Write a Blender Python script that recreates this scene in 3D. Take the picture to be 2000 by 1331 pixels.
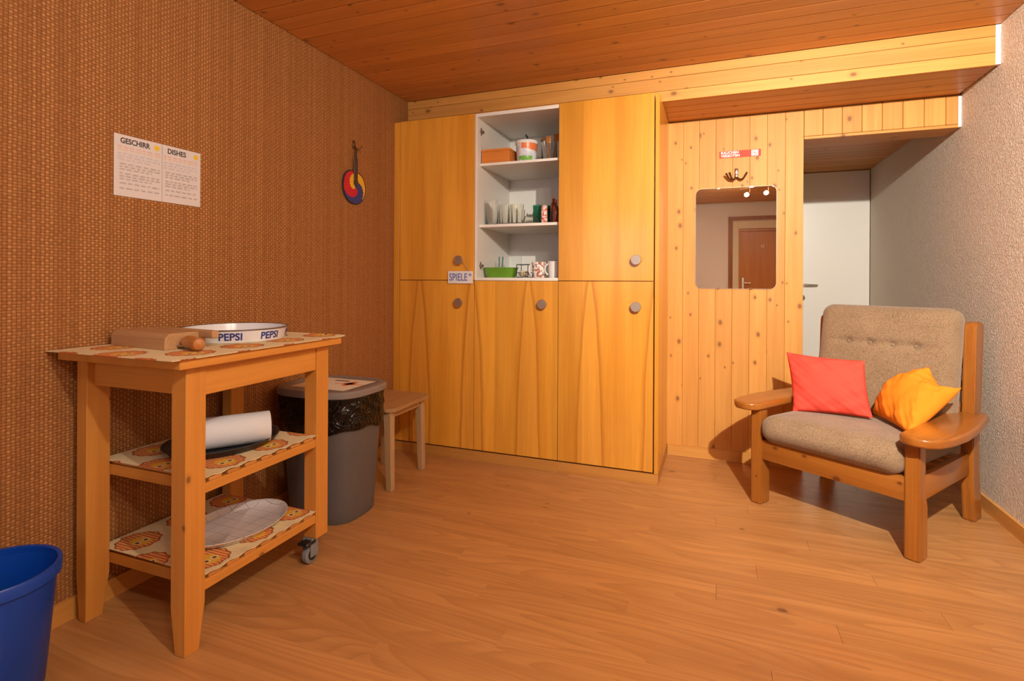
import bpy, bmesh, math, random
from math import sin, cos, pi, radians, sqrt, atan2
from mathutils import Vector, Matrix

random.seed(7)
for o in list(bpy.data.objects):
    bpy.data.objects.remove(o)
S = bpy.context.scene
C = S.collection

# ------------------------------------------------------------------ camera
cam_d = bpy.data.cameras.new('camera')
cam = bpy.data.objects.new('camera', cam_d)
C.objects.link(cam)
cam_d.sensor_width = 36.0
cam_d.sensor_fit = 'HORIZONTAL'
cam_d.lens = 1040.68 / 2000.0 * 36.0
cam_d.shift_y = -(665.5 - 548.11) / 2000.0
cam_d.clip_start = 0.05
cam.matrix_world = (Matrix.Translation((0, 0, 1.07)) @ Matrix.Rotation(0.3632, 4, 'Z')
                    @ Matrix.Rotation(pi / 2, 4, 'X') @ Matrix.Rotation(0.0052, 4, 'Z'))
S.camera = cam

# ------------------------------------------------------------------ world (dusk sky outside the rear window)
W = bpy.data.worlds.new('world')
S.world = W
W.use_nodes = True
W.node_tree.nodes['Background'].inputs[0].default_value = (0.62, 0.78, 1.0, 1)
W.node_tree.nodes['Background'].inputs[1].default_value = 6.0

S.view_settings.view_transform = 'Standard'
S.view_settings.look = 'None'
S.view_settings.exposure = 0.0
S.view_settings.gamma = 1.0
S.view_settings.use_curve_mapping = False

# the three halogen heads of the ceiling spotlight (position, aim, watts)
LAMP_COL = (1.0, 0.94, 0.82)
LAMPS = [((0.600, 0.450, 2.125), (0.72, 3.2, 1.18), 88.0, 390.0, 90),
         ((0.555, 0.005, 2.105), (-0.9, 3.0, 0.9), 12.0, 16.0, 90),
         ((0.350, -0.080, 2.105), (-1.5, 2.2, 0.7), 12.0, 16.0, 100)]
for i, (p, a, spill, beam, ang) in enumerate(LAMPS):
    for typ, w in (('POINT', spill), ('SPOT', beam)):   # halogen: stray light all round and the reflector beam
        ld = bpy.data.lights.new('halogen', typ)
        ld.energy = w
        ld.color = LAMP_COL
        if typ == 'SPOT':
            ld.spot_size = radians(ang)
            ld.spot_blend = 1.0
        ld.shadow_soft_size = 0.022
        lo = bpy.data.objects.new('halogen_light', ld)
        C.objects.link(lo)
        lo.location = p
        lo.rotation_euler = (Vector(a) - Vector(p)).to_track_quat('-Z', 'Y').to_euler()

# ------------------------------------------------------------------ room constants (metres)
XL, XR = -1.890, 1.201
YB, YF, YC = 3.430, 3.023, 2.871
YR, YE = -1.75, 5.20
ZC, ZF, ZH, ZP = 2.238, 2.055, 1.883, 2.0036
XO = 0.472

# ------------------------------------------------------------------ node helpers
class NT:
    def __init__(s, name):
        s.mat = bpy.data.materials.new(name)
        s.mat.use_nodes = True
        s.t = s.mat.node_tree
        s.b = s.t.nodes['Principled BSDF']
    def node(s, typ, **kw):
        n = s.t.nodes.new(typ)
        for k, v in kw.items():
            setattr(n, k, v)
        return n
    def put(s, sock, v):
        if v is None:
            return
        if isinstance(v, bpy.types.NodeSocket):
            s.t.links.new(v, sock)
        else:
            sock.default_value = v
    def m(s, op, a, b=None, c=None):
        n = s.node('ShaderNodeMath', operation=op)
        s.put(n.inputs[0], a); s.put(n.inputs[1], b); s.put(n.inputs[2], c)
        return n.outputs[0]
    def vm(s, op, a, b=None):
        n = s.node('ShaderNodeVectorMath', operation=op)
        s.put(n.inputs[0], a); s.put(n.inputs[1], b)
        return n.outputs[0]
    def mix(s, f, a, b, mode='MIX'):
        n = s.node('ShaderNodeMix', data_type='RGBA', blend_type=mode)
        s.put(n.inputs[0], f)
        s.put(n.inputs[6], a if isinstance(a, bpy.types.NodeSocket) else (*a, 1))
        s.put(n.inputs[7], b if isinstance(b, bpy.types.NodeSocket) else (*b, 1))
        return n.outputs[2]
    def noise(s, vec, scale, detail=3.0, rough=0.55, dist=0.0):
        n = s.node('ShaderNodeTexNoise')
        s.put(n.inputs['Vector'], vec)
        n.inputs['Scale'].default_value = scale
        n.inputs['Detail'].default_value = detail
        n.inputs['Roughness'].default_value = rough
        n.inputs['Distortion'].default_value = dist
        return n.outputs['Fac']
    def step(s, v, a, b):
        n = s.node('ShaderNodeMapRange', interpolation_type='SMOOTHSTEP')
        s.put(n.inputs[0], v)
        n.inputs[1].default_value = a; n.inputs[2].default_value = b
        return n.outputs[0]
    def coord(s, kind):
        if kind == 'world':
            return s.node('ShaderNodeNewGeometry').outputs['Position']
        return s.node('ShaderNodeTexCoord').outputs['Object']
    def sep(s, v):
        n = s.node('ShaderNodeSeparateXYZ')
        s.put(n.inputs[0], v)
        return n.outputs[0], n.outputs[1], n.outputs[2]
    def comb(s, x, y, z):
        n = s.node('ShaderNodeCombineXYZ')
        s.put(n.inputs[0], x); s.put(n.inputs[1], y); s.put(n.inputs[2], z)
        return n.outputs[0]
    def rnd(s):
        return s.node('ShaderNodeObjectInfo').outputs['Random']
    def bump(s, h, strength, dist):
        n = s.node('ShaderNodeBump')
        n.inputs['Strength'].default_value = strength
        n.inputs['Distance'].default_value = dist
        s.put(n.inputs['Height'], h)
        s.put(s.b.inputs['Normal'], n.outputs[0])
    def fin(s, col, rough=0.5, metal=0.0, coat=0.0, spec=0.5):
        s.put(s.b.inputs['Base Color'], col if isinstance(col, bpy.types.NodeSocket) else (*col, 1))
        s.put(s.b.inputs['Roughness'], rough)
        s.b.inputs['Metallic'].default_value = metal
        s.b.inputs['Coat Weight'].default_value = coat
        s.b.inputs['Coat Roughness'].default_value = 0.15
        s.b.inputs['Specular IOR Level'].default_value = spec
        return s.mat


def plain(name, col, rough=0.5, metal=0.0, coat=0.0, spec=0.5, vary=0.0, sc=30):
    n = NT(name)
    c = col
    if vary:
        f = n.noise(n.coord('obj'), sc, 3)
        c = n.mix(f, tuple(v * (1 - vary) for v in col), tuple(min(1, v * (1 + vary)) for v in col))
    return n.fin(c, rough, metal, coat, spec)


def wood(name, c1, c2, axis, coord='obj', sc=1.0, knots=0.0, rough=0.4, coat=0.0, tone=0.08,
         rings=0.0, kcol=(0.20, 0.075, 0.02), spec=0.4, ks=1.0, streak=0.35):
    n = NT(name)
    v = n.coord(coord)
    r = n.rnd()
    v = n.vm('ADD', v, n.comb(n.m('MULTIPLY', r, 13.7), n.m('MULTIPLY', r, 7.3), n.m('MULTIPLY', r, 5.1)))
    x, y, z = n.sep(v)
    lst = [x, y, z]
    al = lst.pop('xyz'.index(axis))
    p, q = lst
    g1 = n.noise(n.comb(n.m('MULTIPLY', al, 0.9 * sc), n.m('MULTIPLY', p, 16 * sc), n.m('MULTIPLY', q, 16 * sc)), 1.0, 4, 0.6, 0.6)
    g2 = n.noise(n.comb(n.m('MULTIPLY', al, 2.2 * sc), n.m('MULTIPLY', p, 130 * sc), n.m('MULTIPLY', q, 130 * sc)), 1.0, 3, 0.6)
    f = n.m('ADD', n.m('MULTIPLY', g1, 1 - streak), n.m('MULTIPLY', g2, streak))
    if rings:
        rn = n.noise(n.comb(n.m('MULTIPLY', al, 0.55 * sc), n.m('MULTIPLY', p, 4.2 * sc), n.m('MULTIPLY', q, 4.2 * sc)), 1.0, 2, 0.4, 0.25)
        fr = n.m('FRACT', n.m('MULTIPLY', rn, 26.0))
        line = n.m('POWER', fr, 3.0)
        f = n.m('SUBTRACT', f, n.m('MULTIPLY', line, rings))
    f = n.step(f, 0.28, 0.72)
    c1, c2 = [(k[0], k[1] * 0.91, k[2] * 0.78) for k in (c1, c2)]
    col = n.mix(f, c1, c2)
    if tone:
        t = n.m('ADD', n.m('MULTIPLY', r, 2 * tone), 1 - tone)
        col = n.mix(1.0, col, n.comb(t, t, t), 'MULTIPLY')
    if knots:
        vo = n.node('ShaderNodeTexVoronoi', feature='F1', voronoi_dimensions='2D')
        n.put(vo.inputs['Vector'], n.comb(n.m('MULTIPLY', al, 7.5 * ks), n.m('MULTIPLY', n.m('ADD', p, q), 11.0 * ks), 0.0))
        vo.inputs['Scale'].default_value = 1.0
        cr, cg, cb = n.sep(vo.outputs['Color'])
        gate = n.m('GREATER_THAN', cr, 1 - knots)
        rad = n.m('ADD', n.m('MULTIPLY', n.m('POWER', cg, 2.0), 0.09), 0.045)
        dd = n.m('DIVIDE', vo.outputs['Distance'], rad)
        k = n.m('MULTIPLY', n.m('SUBTRACT', 1.0, n.step(dd, 0.55, 1.15)), gate)
        halo = n.m('MULTIPLY', n.m('SUBTRACT', 1.0, n.step(dd, 0.8, 2.4)), gate)
        col = n.mix(n.m('MULTIPLY', halo, 0.22), col, kcol)
        col = n.mix(n.m('MULTIPLY', k, 0.8), col, kcol)
    n.bump(g2, 0.06, 0.0008)
    return n.fin(col, rough, 0, coat, spec)

# ------------------------------------------------------------------ materials
M = {}
PINE1, PINE2 = (0.56, 0.270, 0.066), (0.70, 0.370, 0.102)
M['pine_v'] = wood('pine_boards_vertical', PINE1, PINE2, 'z', 'world', knots=0.45, rough=0.50, spec=0.3)
M['pine_x'] = wood('pine_boards_horizontal', PINE1, PINE2, 'x', 'world', knots=0.40, rough=0.50, spec=0.3)
M['pine_c'] = wood('pine_ceiling', (0.50, 0.220, 0.056), (0.64, 0.305, 0.088), 'x', 'world', knots=0.30, rough=0.42, coat=0.1, ks=0.9)
M['pine_y'] = wood('pine_baseboard', PINE1, PINE2, 'y', 'world', knots=0.1, rough=0.4)
M['backing'] = plain('dark_backing', (0.12, 0.045, 0.012), 0.8)
M['floor'] = wood('laminate', (0.43, 0.215, 0.082), (0.57, 0.308, 0.124), 'x', 'world', sc=0.85, knots=0.05, rough=0.30,
                  coat=0.0, tone=0.06, rings=0.26, kcol=(0.16, 0.06, 0.02), spec=0.35, ks=0.8)
M['cart'] = wood('cart_birch', (0.54, 0.232, 0.045), (0.67, 0.322, 0.074), 'z', 'obj', knots=0.06, rough=0.38, tone=0.03, sc=0.7)
M['cart_x'] = wood('cart_birch_x', (0.54, 0.232, 0.045), (0.67, 0.322, 0.074), 'x', 'obj', knots=0.05, rough=0.38, tone=0.03, sc=0.7)
M['cart_y'] = wood('cart_birch_y', (0.54, 0.232, 0.045), (0.67, 0.322, 0.074), 'y', 'obj', knots=0.05, rough=0.38, tone=0.03, sc=0.7)
M['slat'] = wood('cart_slat', (0.50, 0.215, 0.055), (0.62, 0.30, 0.09), 'x', 'obj', rough=0.5)
M['chair_x'] = wood('chair_pine_x', (0.27, 0.090, 0.013), (0.40, 0.155, 0.028), 'x', 'obj', knots=0.34, rough=0.28, coat=0.3, tone=0.03, kcol=(0.10, 0.025, 0.006))
M['chair_y'] = wood('chair_pine_y', (0.27, 0.090, 0.013), (0.40, 0.155, 0.028), 'y', 'obj', knots=0.34, rough=0.28, coat=0.3, tone=0.03, kcol=(0.10, 0.025, 0.006))
M['chair_z'] = wood('chair_pine_z', (0.27, 0.090, 0.013), (0.40, 0.155, 0.028), 'z', 'obj', knots=0.34, rough=0.28, coat=0.3, tone=0.03, kcol=(0.10, 0.025, 0.006))
M['stool'] = wood('stool_beech', (0.40, 0.27, 0.155), (0.50, 0.355, 0.215), 'z', 'obj', rough=0.5, tone=0.02)
M['stool_y'] = wood('stool_seat_wood', (0.38, 0.225, 0.105), (0.47, 0.30, 0.15), 'y', 'obj', rough=0.4, tone=0.02)
M['oldwood'] = wood('old_beech', (0.40, 0.235, 0.115), (0.54, 0.335, 0.18), 'x', 'obj', rough=0.5, tone=0.02)
M['turned'] = wood('turned_handle', (0.36, 0.135, 0.035), (0.50, 0.215, 0.065), 'x', 'obj', rough=0.3, coat=0.4, tone=0.02, knots=0.2)
M['plinth'] = wood('plinth_wood', (0.44, 0.205, 0.048), (0.54, 0.27, 0.068), 'x', 'world', rough=0.45, tone=0.0)
M['boxwood'] = wood('small_box_wood', (0.62, 0.215, 0.045), (0.72, 0.275, 0.065), 'x', 'obj', rough=0.35, tone=0.02)
M['doorbrown'] = wood('door_veneer', (0.42, 0.165, 0.030), (0.56, 0.235, 0.05), 'z', 'world', rough=0.35, tone=0.0)
M['doorframe'] = wood('door_frame_wood', (0.26, 0.10, 0.03), (0.36, 0.15, 0.05), 'z', 'world', rough=0.4, tone=0.0)


def veneer(name, figure):
    n = NT(name)
    v = n.coord('world')
    x, y, z = n.sep(v)
    g1 = n.noise(n.comb(n.m('MULTIPLY', x, 9), n.m('MULTIPLY', y, 9), n.m('MULTIPLY', z, 0.7)), 1.0, 3, 0.5, 0.4)
    g2 = n.noise(n.comb(n.m('MULTIPLY', x, 150), n.m('MULTIPLY', y, 150), n.m('MULTIPLY', z, 3.5)), 1.0, 3, 0.6)
    f = n.step(n.m('ADD', n.m('MULTIPLY', g1, 0.72), n.m('MULTIPLY', g2, 0.28)), 0.30, 0.70)
    col = n.mix(f, (0.60, 0.242, 0.022), (0.77, 0.355, 0.042))
    # leaf joints of the veneer sheets
    lj = n.m('FRACT', n.m('DIVIDE', n.m('ADD', x, 5.013), 0.1735))
    leaf = n.m('SUBTRACT', n.noise(n.comb(n.m('FLOOR', n.m('DIVIDE', n.m('ADD', x, 5.013), 0.1735)), 3.0, 1.0), 2.3, 0), 0.5)
    t = n.m('ADD', n.m('MULTIPLY', leaf, 0.45), 1.0)
    col = n.mix(1.0, col, n.comb(t, t, t), 'MULTIPLY')
    if figure:
        wob = n.m('MULTIPLY', n.m('SUBTRACT', n.noise(n.comb(n.m('MULTIPLY', x, 3), 0.0, n.m('MULTIPLY', z, 2.2)), 1.0, 2), 0.5), 0.028)
        xs = n.m('ADD', x, wob)
        t = n.m('SUBTRACT', n.m('FRACT', n.m('DIVIDE', n.m('ADD', xs, 1.700 + 0.1775 + 3.55), 0.355)), 0.5)
        d = n.m('MULTIPLY', n.m('ABSOLUTE', t), 0.355)
        h = n.m('SUBTRACT', 1.0, n.m('DIVIDE', z, 1.07))
        w = n.m('ADD', 0.008, n.m('MULTIPLY', n.m('SUBTRACT', 1.0, n.m('POWER', 0.08, n.m('MAXIMUM', h, 0.0))), 0.066))
        e = n.m('SUBTRACT', d, w)
        inner = n.m('SUBTRACT', 1.0, n.step(e, -0.004, 0.001))
        line = n.m('MULTIPLY', n.step(e, -0.003, 0.000), n.m('SUBTRACT', 1.0, n.step(e, 0.000, 0.025)))
        col = n.mix(n.m('MULTIPLY', line, 0.60), col, (0.42, 0.130, 0.010))
        col = n.mix(n.m('MULTIPLY', inner, 0.14), col, (0.80, 0.40, 0.085))
    return n.fin(col, 0.30, 0, 0.25, 0.45)

M['veneer'] = veneer('cupboard_veneer', False)
M['veneer_fig'] = veneer('cupboard_veneer_figured', True)


def weave():
    n = NT('woven_grasscloth')
    x, y, z = n.sep(n.coord('world'))
    wob = n.m('MULTIPLY', n.noise(n.comb(n.m('MULTIPLY', y, 6), 0.0, n.m('MULTIPLY', z, 25)), 1.0, 2), 0.5)
    u = n.m('ADD', n.m('DIVIDE', n.m('ADD', y, 10.0), 0.0115), wob)
    v = n.m('DIVIDE', n.m('ADD', z, n.m('MULTIPLY', n.noise(n.comb(n.m('MULTIPLY', y, 9), 1.0, n.m('MULTIPLY', z, 30)), 1.0, 2), 0.006)), 0.0089)
    fu, fv = n.m('FRACT', u), n.m('FRACT', v)
    iu, iv = n.m('FLOOR', u), n.m('FLOOR', v)
    par = n.m('MODULO', n.m('ADD', iu, iv), 2.0)
    su = n.m('SINE', n.m('MULTIPLY', fu, pi)); sv = n.m('SINE', n.m('MULTIPLY', fv, pi))
    warp = n.m('MULTIPLY', n.m('POWER', su, 0.7), n.m('ADD', 0.45, n.m('MULTIPLY', sv, 0.55)))
    weft = n.m('MULTIPLY', n.m('POWER', sv, 0.7), n.m('ADD', 0.45, n.m('MULTIPLY', su, 0.55)))
    weft = n.m('MULTIPLY', weft, 0.80)
    h = n.m('ADD', n.m('MULTIPLY', par, warp), n.m('MULTIPLY', n.m('SUBTRACT', 1.0, par), weft))
    cell = n.node('ShaderNodeTexWhiteNoise', noise_dimensions='2D')
    n.put(cell.inputs['Vector'], n.comb(iu, iv, 0.0))
    colr = n.node('ShaderNodeTexWhiteNoise', noise_dimensions='1D')
    n.put(colr.inputs['W'], iu)
    fib = n.m('ADD', n.m('MULTIPLY', n.noise(n.comb(n.m('MULTIPLY', y, 500), 0.0, n.m('MULTIPLY', z, 400)), 1.0, 2), 0.5), n.m('MULTIPLY', n.noise(n.comb(n.m('MULTIPLY', y, 9), 0.0, n.m('MULTIPLY', z, 220)), 1.0, 2), 0.5))
    a = n.m('ADD', n.m('MULTIPLY', cell.outputs['Value'], 0.35), n.m('ADD', n.m('MULTIPLY', colr.outputs['Value'], 0.25), n.m('MULTIPLY', fib, 0.4)))
    strand = n.mix(a, (0.265, 0.096, 0.024), (0.46, 0.200, 0.058))
    dot = n.m('MULTIPLY', par, n.m('MULTIPLY', n.m('POWER', su, 2.2), n.m('POWER', sv, 1.2)))
    dot = n.m('MULTIPLY', dot, n.m('ADD', 0.20, n.m('MULTIPLY', colr.outputs['Value'], 0.55)))
    warp_c = n.mix(dot, strand, (0.68, 0.375, 0.160))
    col = n.mix(n.step(h, 0.02, 0.55), (0.180, 0.062, 0.015), warp_c)
    n.bump(h, 0.6, 0.003)
    return n.fin(col, 0.62, 0, 0, 0.3)
M['weave'] = weave()


def plaster(name, col, sc=95, st=0.55):
    n = NT(name)
    p = n.coord('world')
    a = n.noise(p, sc, 3, 0.55, 0.8)
    b = n.noise(p, sc * 0.33, 2)
    h = n.m('ADD', n.step(a, 0.38, 0.68), n.m('MULTIPLY', b, 0.4))
    n.bump(h, st, 0.004)
    c = n.mix(a, tuple(v * 0.94 for v in col), col)
    return n.fin(c, 0.75, 0, 0, 0.3)
M['plaster'] = plaster('rough_plaster', (0.92, 0.80, 0.67), 95, 1.0)
M['paint'] = plaster('smooth_paint', (0.82, 0.77, 0.70), 160, 0.06)
M['white_lac'] = plain('white_lacquer', (0.92, 0.88, 0.81), 0.35)
M['melamine'] = plain('white_melamine', (0.80, 0.76, 0.70), 0.4)
M['caulk'] = plain('white_caulk', (0.86, 0.84, 0.80), 0.6)
M['steel'] = plain('brushed_steel', (0.55, 0.50, 0.45), 0.32, 1.0)
M['chrome'] = plain('chrome', (0.80, 0.78, 0.75), 0.12, 1.0)
M['knob'] = plain('satin_knob', (0.46, 0.36, 0.28), 0.38, 0.85)
M['bronze'] = plain('dark_bronze', (0.16, 0.075, 0.03), 0.35, 0.8)
M['edge'] = plain('mirror_edge', (0.45, 0.40, 0.34), 0.5, 0.6)
M['hinge'] = plain('hinge_metal', (0.30, 0.25, 0.20), 0.4, 0.9)
M['black'] = plain('black_plastic', (0.012, 0.012, 0.013), 0.35)
M['blacktray'] = plain('black_tray', (0.018, 0.019, 0.021), 0.42)
M['rubber'] = plain('grey_rubber', (0.20, 0.21, 0.22), 0.5)
M['enamel'] = plain('white_enamel', (0.72, 0.72, 0.74), 0.16, coat=0.4)
M['pepsi'] = plain('print_blue', (0.015, 0.04, 0.24), 0.35)
M['trayrim'] = plain('tray_rim_edge', (0.16, 0.12, 0.09), 0.4, 0.6)
M['paper'] = plain('paper', (0.70, 0.66, 0.66), 0.6)
M['paper2'] = plain('cream_paper', (0.80, 0.72, 0.58), 0.6)
M['ink'] = plain('ink_black', (0.06, 0.045, 0.05), 0.7)
M['inkgrey'] = plain('ink_grey', (0.14, 0.10, 0.11), 0.7)
M['inkblue'] = plain('ink_blue', (0.40, 0.38, 0.50), 0.7)
M['inkred'] = plain('ink_red', (0.80, 0.26, 0.13), 0.7)
M['inkorange'] = plain('ink_orange', (0.80, 0.42, 0.16), 0.7)
M['yellow'] = plain('sticker_yellow', (0.80, 0.56, 0.02), 0.5)
M['signblue'] = plain('sign_blue', (0.10, 0.16, 0.45), 0.6)
M['signwhite'] = plain('sign_white', (0.78, 0.76, 0.74), 0.55)
M['string'] = plain('string', (0.55, 0.42, 0.28), 0.8)
M['red_sign'] = plain('red_sign', (0.78, 0.060, 0.030), 0.55, spec=0.25)
M['white_print'] = plain('white_print', (0.88, 0.84, 0.80), 0.4)
M['wool_red'] = plain('wool_red', (0.55, 0.015, 0.02), 0.85, vary=0.3, sc=260)
M['wool_yellow'] = plain('wool_yellow', (0.78, 0.44, 0.015), 0.85, vary=0.2, sc=260)
M['wool_blue'] = plain('wool_blue', (0.045, 0.05, 0.20), 0.85, vary=0.3, sc=260)
M['wool_dark'] = plain('wool_dark', (0.05, 0.025, 0.03), 0.9)
M['leather'] = plain('dark_leather', (0.07, 0.032, 0.015), 0.5, vary=0.3)
M['ceramic'] = plain('white_ceramic', (0.80, 0.77, 0.74), 0.2)
M['cream'] = plain('cream_shell', (0.72, 0.58, 0.38), 0.5, vary=0.2, sc=120)
M['teal'] = plain('teal_pen', (0.03, 0.14, 0.13), 0.35)
M['pinkred'] = plain('bottle_label_red', (0.50, 0.07, 0.045), 0.4)
M['brownred'] = plain('bottle_brown', (0.16, 0.032, 0.016), 0.15, coat=0.5)
M['towel'] = plain('paper_towel', (0.70, 0.70, 0.72), 0.9)
M['reveal'] = plain('cream_reveal', (0.72, 0.62, 0.42), 0.5)
M['blackwire'] = plain('black_wire', (0.02, 0.018, 0.016), 0.4, 0.5)


def glass(name, col, rough=0.02, ior=1.45):
    n = NT(name)
    n.b.inputs['Transmission Weight'].default_value = 1.0
    n.b.inputs['IOR'].default_value = ior
    return n.fin(col, rough)
M['glass'] = glass('clear_glass', (0.97, 0.98, 0.96))
M['gglass'] = glass('green_glass', (0.10, 0.46, 0.34))
M['gglass2'] = glass('dark_green_glass', (0.03, 0.25, 0.20))
M['jar'] = glass('jar_glass', (0.93, 0.93, 0.90))
M['acrylic'] = glass('clear_acrylic', (0.90, 0.96, 0.97))


def pane_mat():
    n = NT('window_pane')
    n.b.inputs['Transmission Weight'].default_value = 1.0
    n.b.inputs['IOR'].default_value = 1.01
    return n.fin((1, 1, 1), 0.0)
M['pane'] = pane_mat()


def green_plastic():
    n = NT('green_translucent_plastic')
    n.b.inputs['Transmission Weight'].default_value = 0.35
    return n.fin((0.20, 0.44, 0.035), 0.25)
M['greenp'] = green_plastic()


def mirror_mat():
    n = NT('mirror_silver')
    return n.fin((0.86, 0.87, 0.86), 0.0, 1.0)
M['mirror'] = mirror_mat()


def tweed():
    n = NT('beige_tweed')
    v = n.coord('obj')
    x, y, z = n.sep(v)
    a = n.noise(n.comb(n.m('MULTIPLY', x, 150), n.m('MULTIPLY', y, 800), n.m('MULTIPLY', z, 800)), 1.0, 2, 0.7)
    b = n.noise(v, 420, 2, 0.6)
    c = n.noise(v, 9, 2)
    f = n.m('ADD', n.m('MULTIPLY', a, 0.55), n.m('ADD', n.m('MULTIPLY', b, 0.35), n.m('MULTIPLY', c, 0.10)))
    col = n.mix(n.step(f, 0.36, 0.64), (0.135, 0.079, 0.038), (0.42, 0.290, 0.178))
    n.bump(f, 0.55, 0.0025)
    n.b.inputs['Sheen Weight'].default_value = 0.25
    return n.fin(col, 0.95, 0, 0, 0.1)
M['tweed'] = tweed()


def cotton(name, col):
    n = NT(name)
    v = n.coord('obj')
    a = n.noise(v, 700, 2)
    c = n.mix(a, tuple(k * 0.90 for k in col), tuple(min(1, k * 1.08) for k in col))
    n.bump(a, 0.15, 0.001)
    return n.fin(c, 0.9, 0, 0, 0.15)
M['red_cotton'] = cotton('red_cotton', (0.86, 0.088, 0.058))
M['orange_cotton'] = cotton('orange_cotton', (0.82, 0.255, 0.018))


def lion_mat(name, sx, sy, ox, oy):
    """cream ribbed cloth printed with round orange motifs"""
    n = NT(name)
    x, y, z = n.sep(n.coord('obj'))
    x = n.m('ADD', x, 5.0 + ox); y = n.m('ADD', y, 5.0 + oy)
    row = n.m('FLOOR', n.m('DIVIDE', x, sx))
    y2 = n.m('ADD', y, n.m('MULTIPLY', n.m('MODULO', row, 2.0), sy * 0.5))
    fx = n.m('MULTIPLY', n.m('SUBTRACT', n.m('FRACT', n.m('DIVIDE', x, sx)), 0.5), sx)
    fy = n.m('MULTIPLY', n.m('SUBTRACT', n.m('FRACT', n.m('DIVIDE', y2, sy)), 0.5), sy)
    d = n.m('SQRT', n.m('ADD', n.m('MULTIPLY', fx, fx), n.m('MULTIPLY', fy, fy)))
    ang = n.m('ARCTAN2', fy, fx)
    rr = n.m('ADD', d, n.m('MULTIPLY', n.m('SINE', n.m('MULTIPLY', ang, 11.0)), 0.0025))
    st = n.m('SINE', n.m('MULTIPLY', y, 2 * pi / 0.0115))
    stripes = n.mix(n.step(st, -0.35, 0.35), (0.62, 0.115, 0.030), (0.78, 0.43, 0.16))
    edge = n.m('MULTIPLY', n.step(rr, 0.058, 0.061), n.step(st, -0.2, 0.2))
    body = n.mix(n.m('MULTIPLY', edge, 0.85), stripes, (0.05, 0.018, 0.008))
    dx = n.m('SUBTRACT', fx, 0.010)
    d2 = n.m('SQRT', n.m('ADD', n.m('MULTIPLY', dx, dx), n.m('MULTIPLY', n.m('MULTIPLY', fy, fy), 1.6)))
    face = n.m('SUBTRACT', 1.0, n.step(d2, 0.034, 0.037))
    body = n.mix(n.m('MULTIPLY', face, 0.85), body, (0.80, 0.46, 0.045))
    ex = n.m('SUBTRACT', fx, 0.014); ey = n.m('SUBTRACT', n.m('ABSOLUTE', fy), 0.014)
    de = n.m('SQRT', n.m('ADD', n.m('MULTIPLY', ex, ex), n.m('MULTIPLY', ey, ey)))
    eye = n.m('SUBTRACT', 1.0, n.step(de, 0.0055, 0.007))
    ring = n.m('MULTIPLY', n.step(de, 0.007, 0.008), n.m('SUBTRACT', 1.0, n.step(de, 0.011, 0.012)))
    body = n.mix(n.m('MULTIPLY', ring, 0.8), body, (0.80, 0.74, 0.58))
    body = n.mix(n.m('MULTIPLY', eye, 0.9), body, (0.05, 0.02, 0.01))
    inside = n.m('SUBTRACT', 1.0, n.step(rr, 0.064, 0.066))
    weft = n.m('SINE', n.m('MULTIPLY', y, 2 * pi / 0.0058))
    cream = n.mix(n.step(weft, -1, 1), (0.72, 0.57, 0.32), (0.85, 0.72, 0.45))
    col = n.mix(inside, cream, body)
    n.bump(weft, 0.4, 0.0012)
    return n.fin(col, 0.9, 0, 0, 0.1)
M['mat_top'] = lion_mat('printed_mat_top', 0.165, 0.185, 0.0325, 0.03)
M['mat_mid'] = lion_mat('printed_mat_mid', 0.155, 0.185, 0.0375, 0.10)
M['mat_low'] = lion_mat('printed_mat_low', 0.155, 0.175, 0.0375, 0.06)


def bin_mat():
    n = NT('grey_rattan_plastic')
    x, y, z = n.sep(n.coord('obj'))
    a = n.m('ARCTAN2', y, x)
    u = n.m('MULTIPLY', a, 34.0)
    v = n.m('MULTIPLY', z, 2 * pi / 0.0068)
    sh = n.m('MULTIPLY', n.m('MODULO', n.m('FLOOR', n.m('DIVIDE', z, 0.0068)), 2.0), pi)
    h = n.m('MULTIPLY', n.m('SINE', n.m('ADD', n.m('MULTIPLY', u, 5.0), sh)), n.m('ABSOLUTE', n.m('SINE', n.m('MULTIPLY', v, 0.5))))
    n.bump(h, 0.5, 0.0015)
    col = n.mix(n.step(h, -0.8, 0.7), (0.065, 0.058, 0.057), (0.165, 0.150, 0.148))
    return n.fin(col, 0.45)
M['bin'] = bin_mat()
M['binlid'] = plain('grey_lid_plastic', (0.22, 0.185, 0.17), 0.4)
def bag_mat():
    n = NT('black_bag_film')
    v = n.coord('obj')
    a = n.noise(v, 11, 2, 0.45, 2.6)
    r = n.m('ABSOLUTE', n.m('SUBTRACT', a, 0.5))
    n.bump(n.m('POWER', r, 0.7), 0.55, 0.03)
    return n.fin((0.003, 0.003, 0.003), 0.10, 0, 0, 0.4)
M['bag'] = bag_mat()


def blue_plastic():
    n = NT('blue_plastic')
    v = n.coord('obj')
    vo = n.node('ShaderNodeTexVoronoi', feature='F1')
    n.put(vo.inputs['Vector'], v); vo.inputs['Scale'].default_value = 24
    k = n.m('SUBTRACT', 1.0, n.step(vo.outputs['Distance'], 0.03, 0.06))
    r, g, b = n.sep(vo.outputs['Color'])
    k = n.m('MULTIPLY', k, n.m('GREATER_THAN', r, 0.8))
    c = n.mix(n.m('MULTIPLY', k, 0.6), (0.001, 0.050, 0.36), (0.20, 0.38, 0.65))
    return n.fin(c, 0.38)
M['blue'] = blue_plastic()


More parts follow.
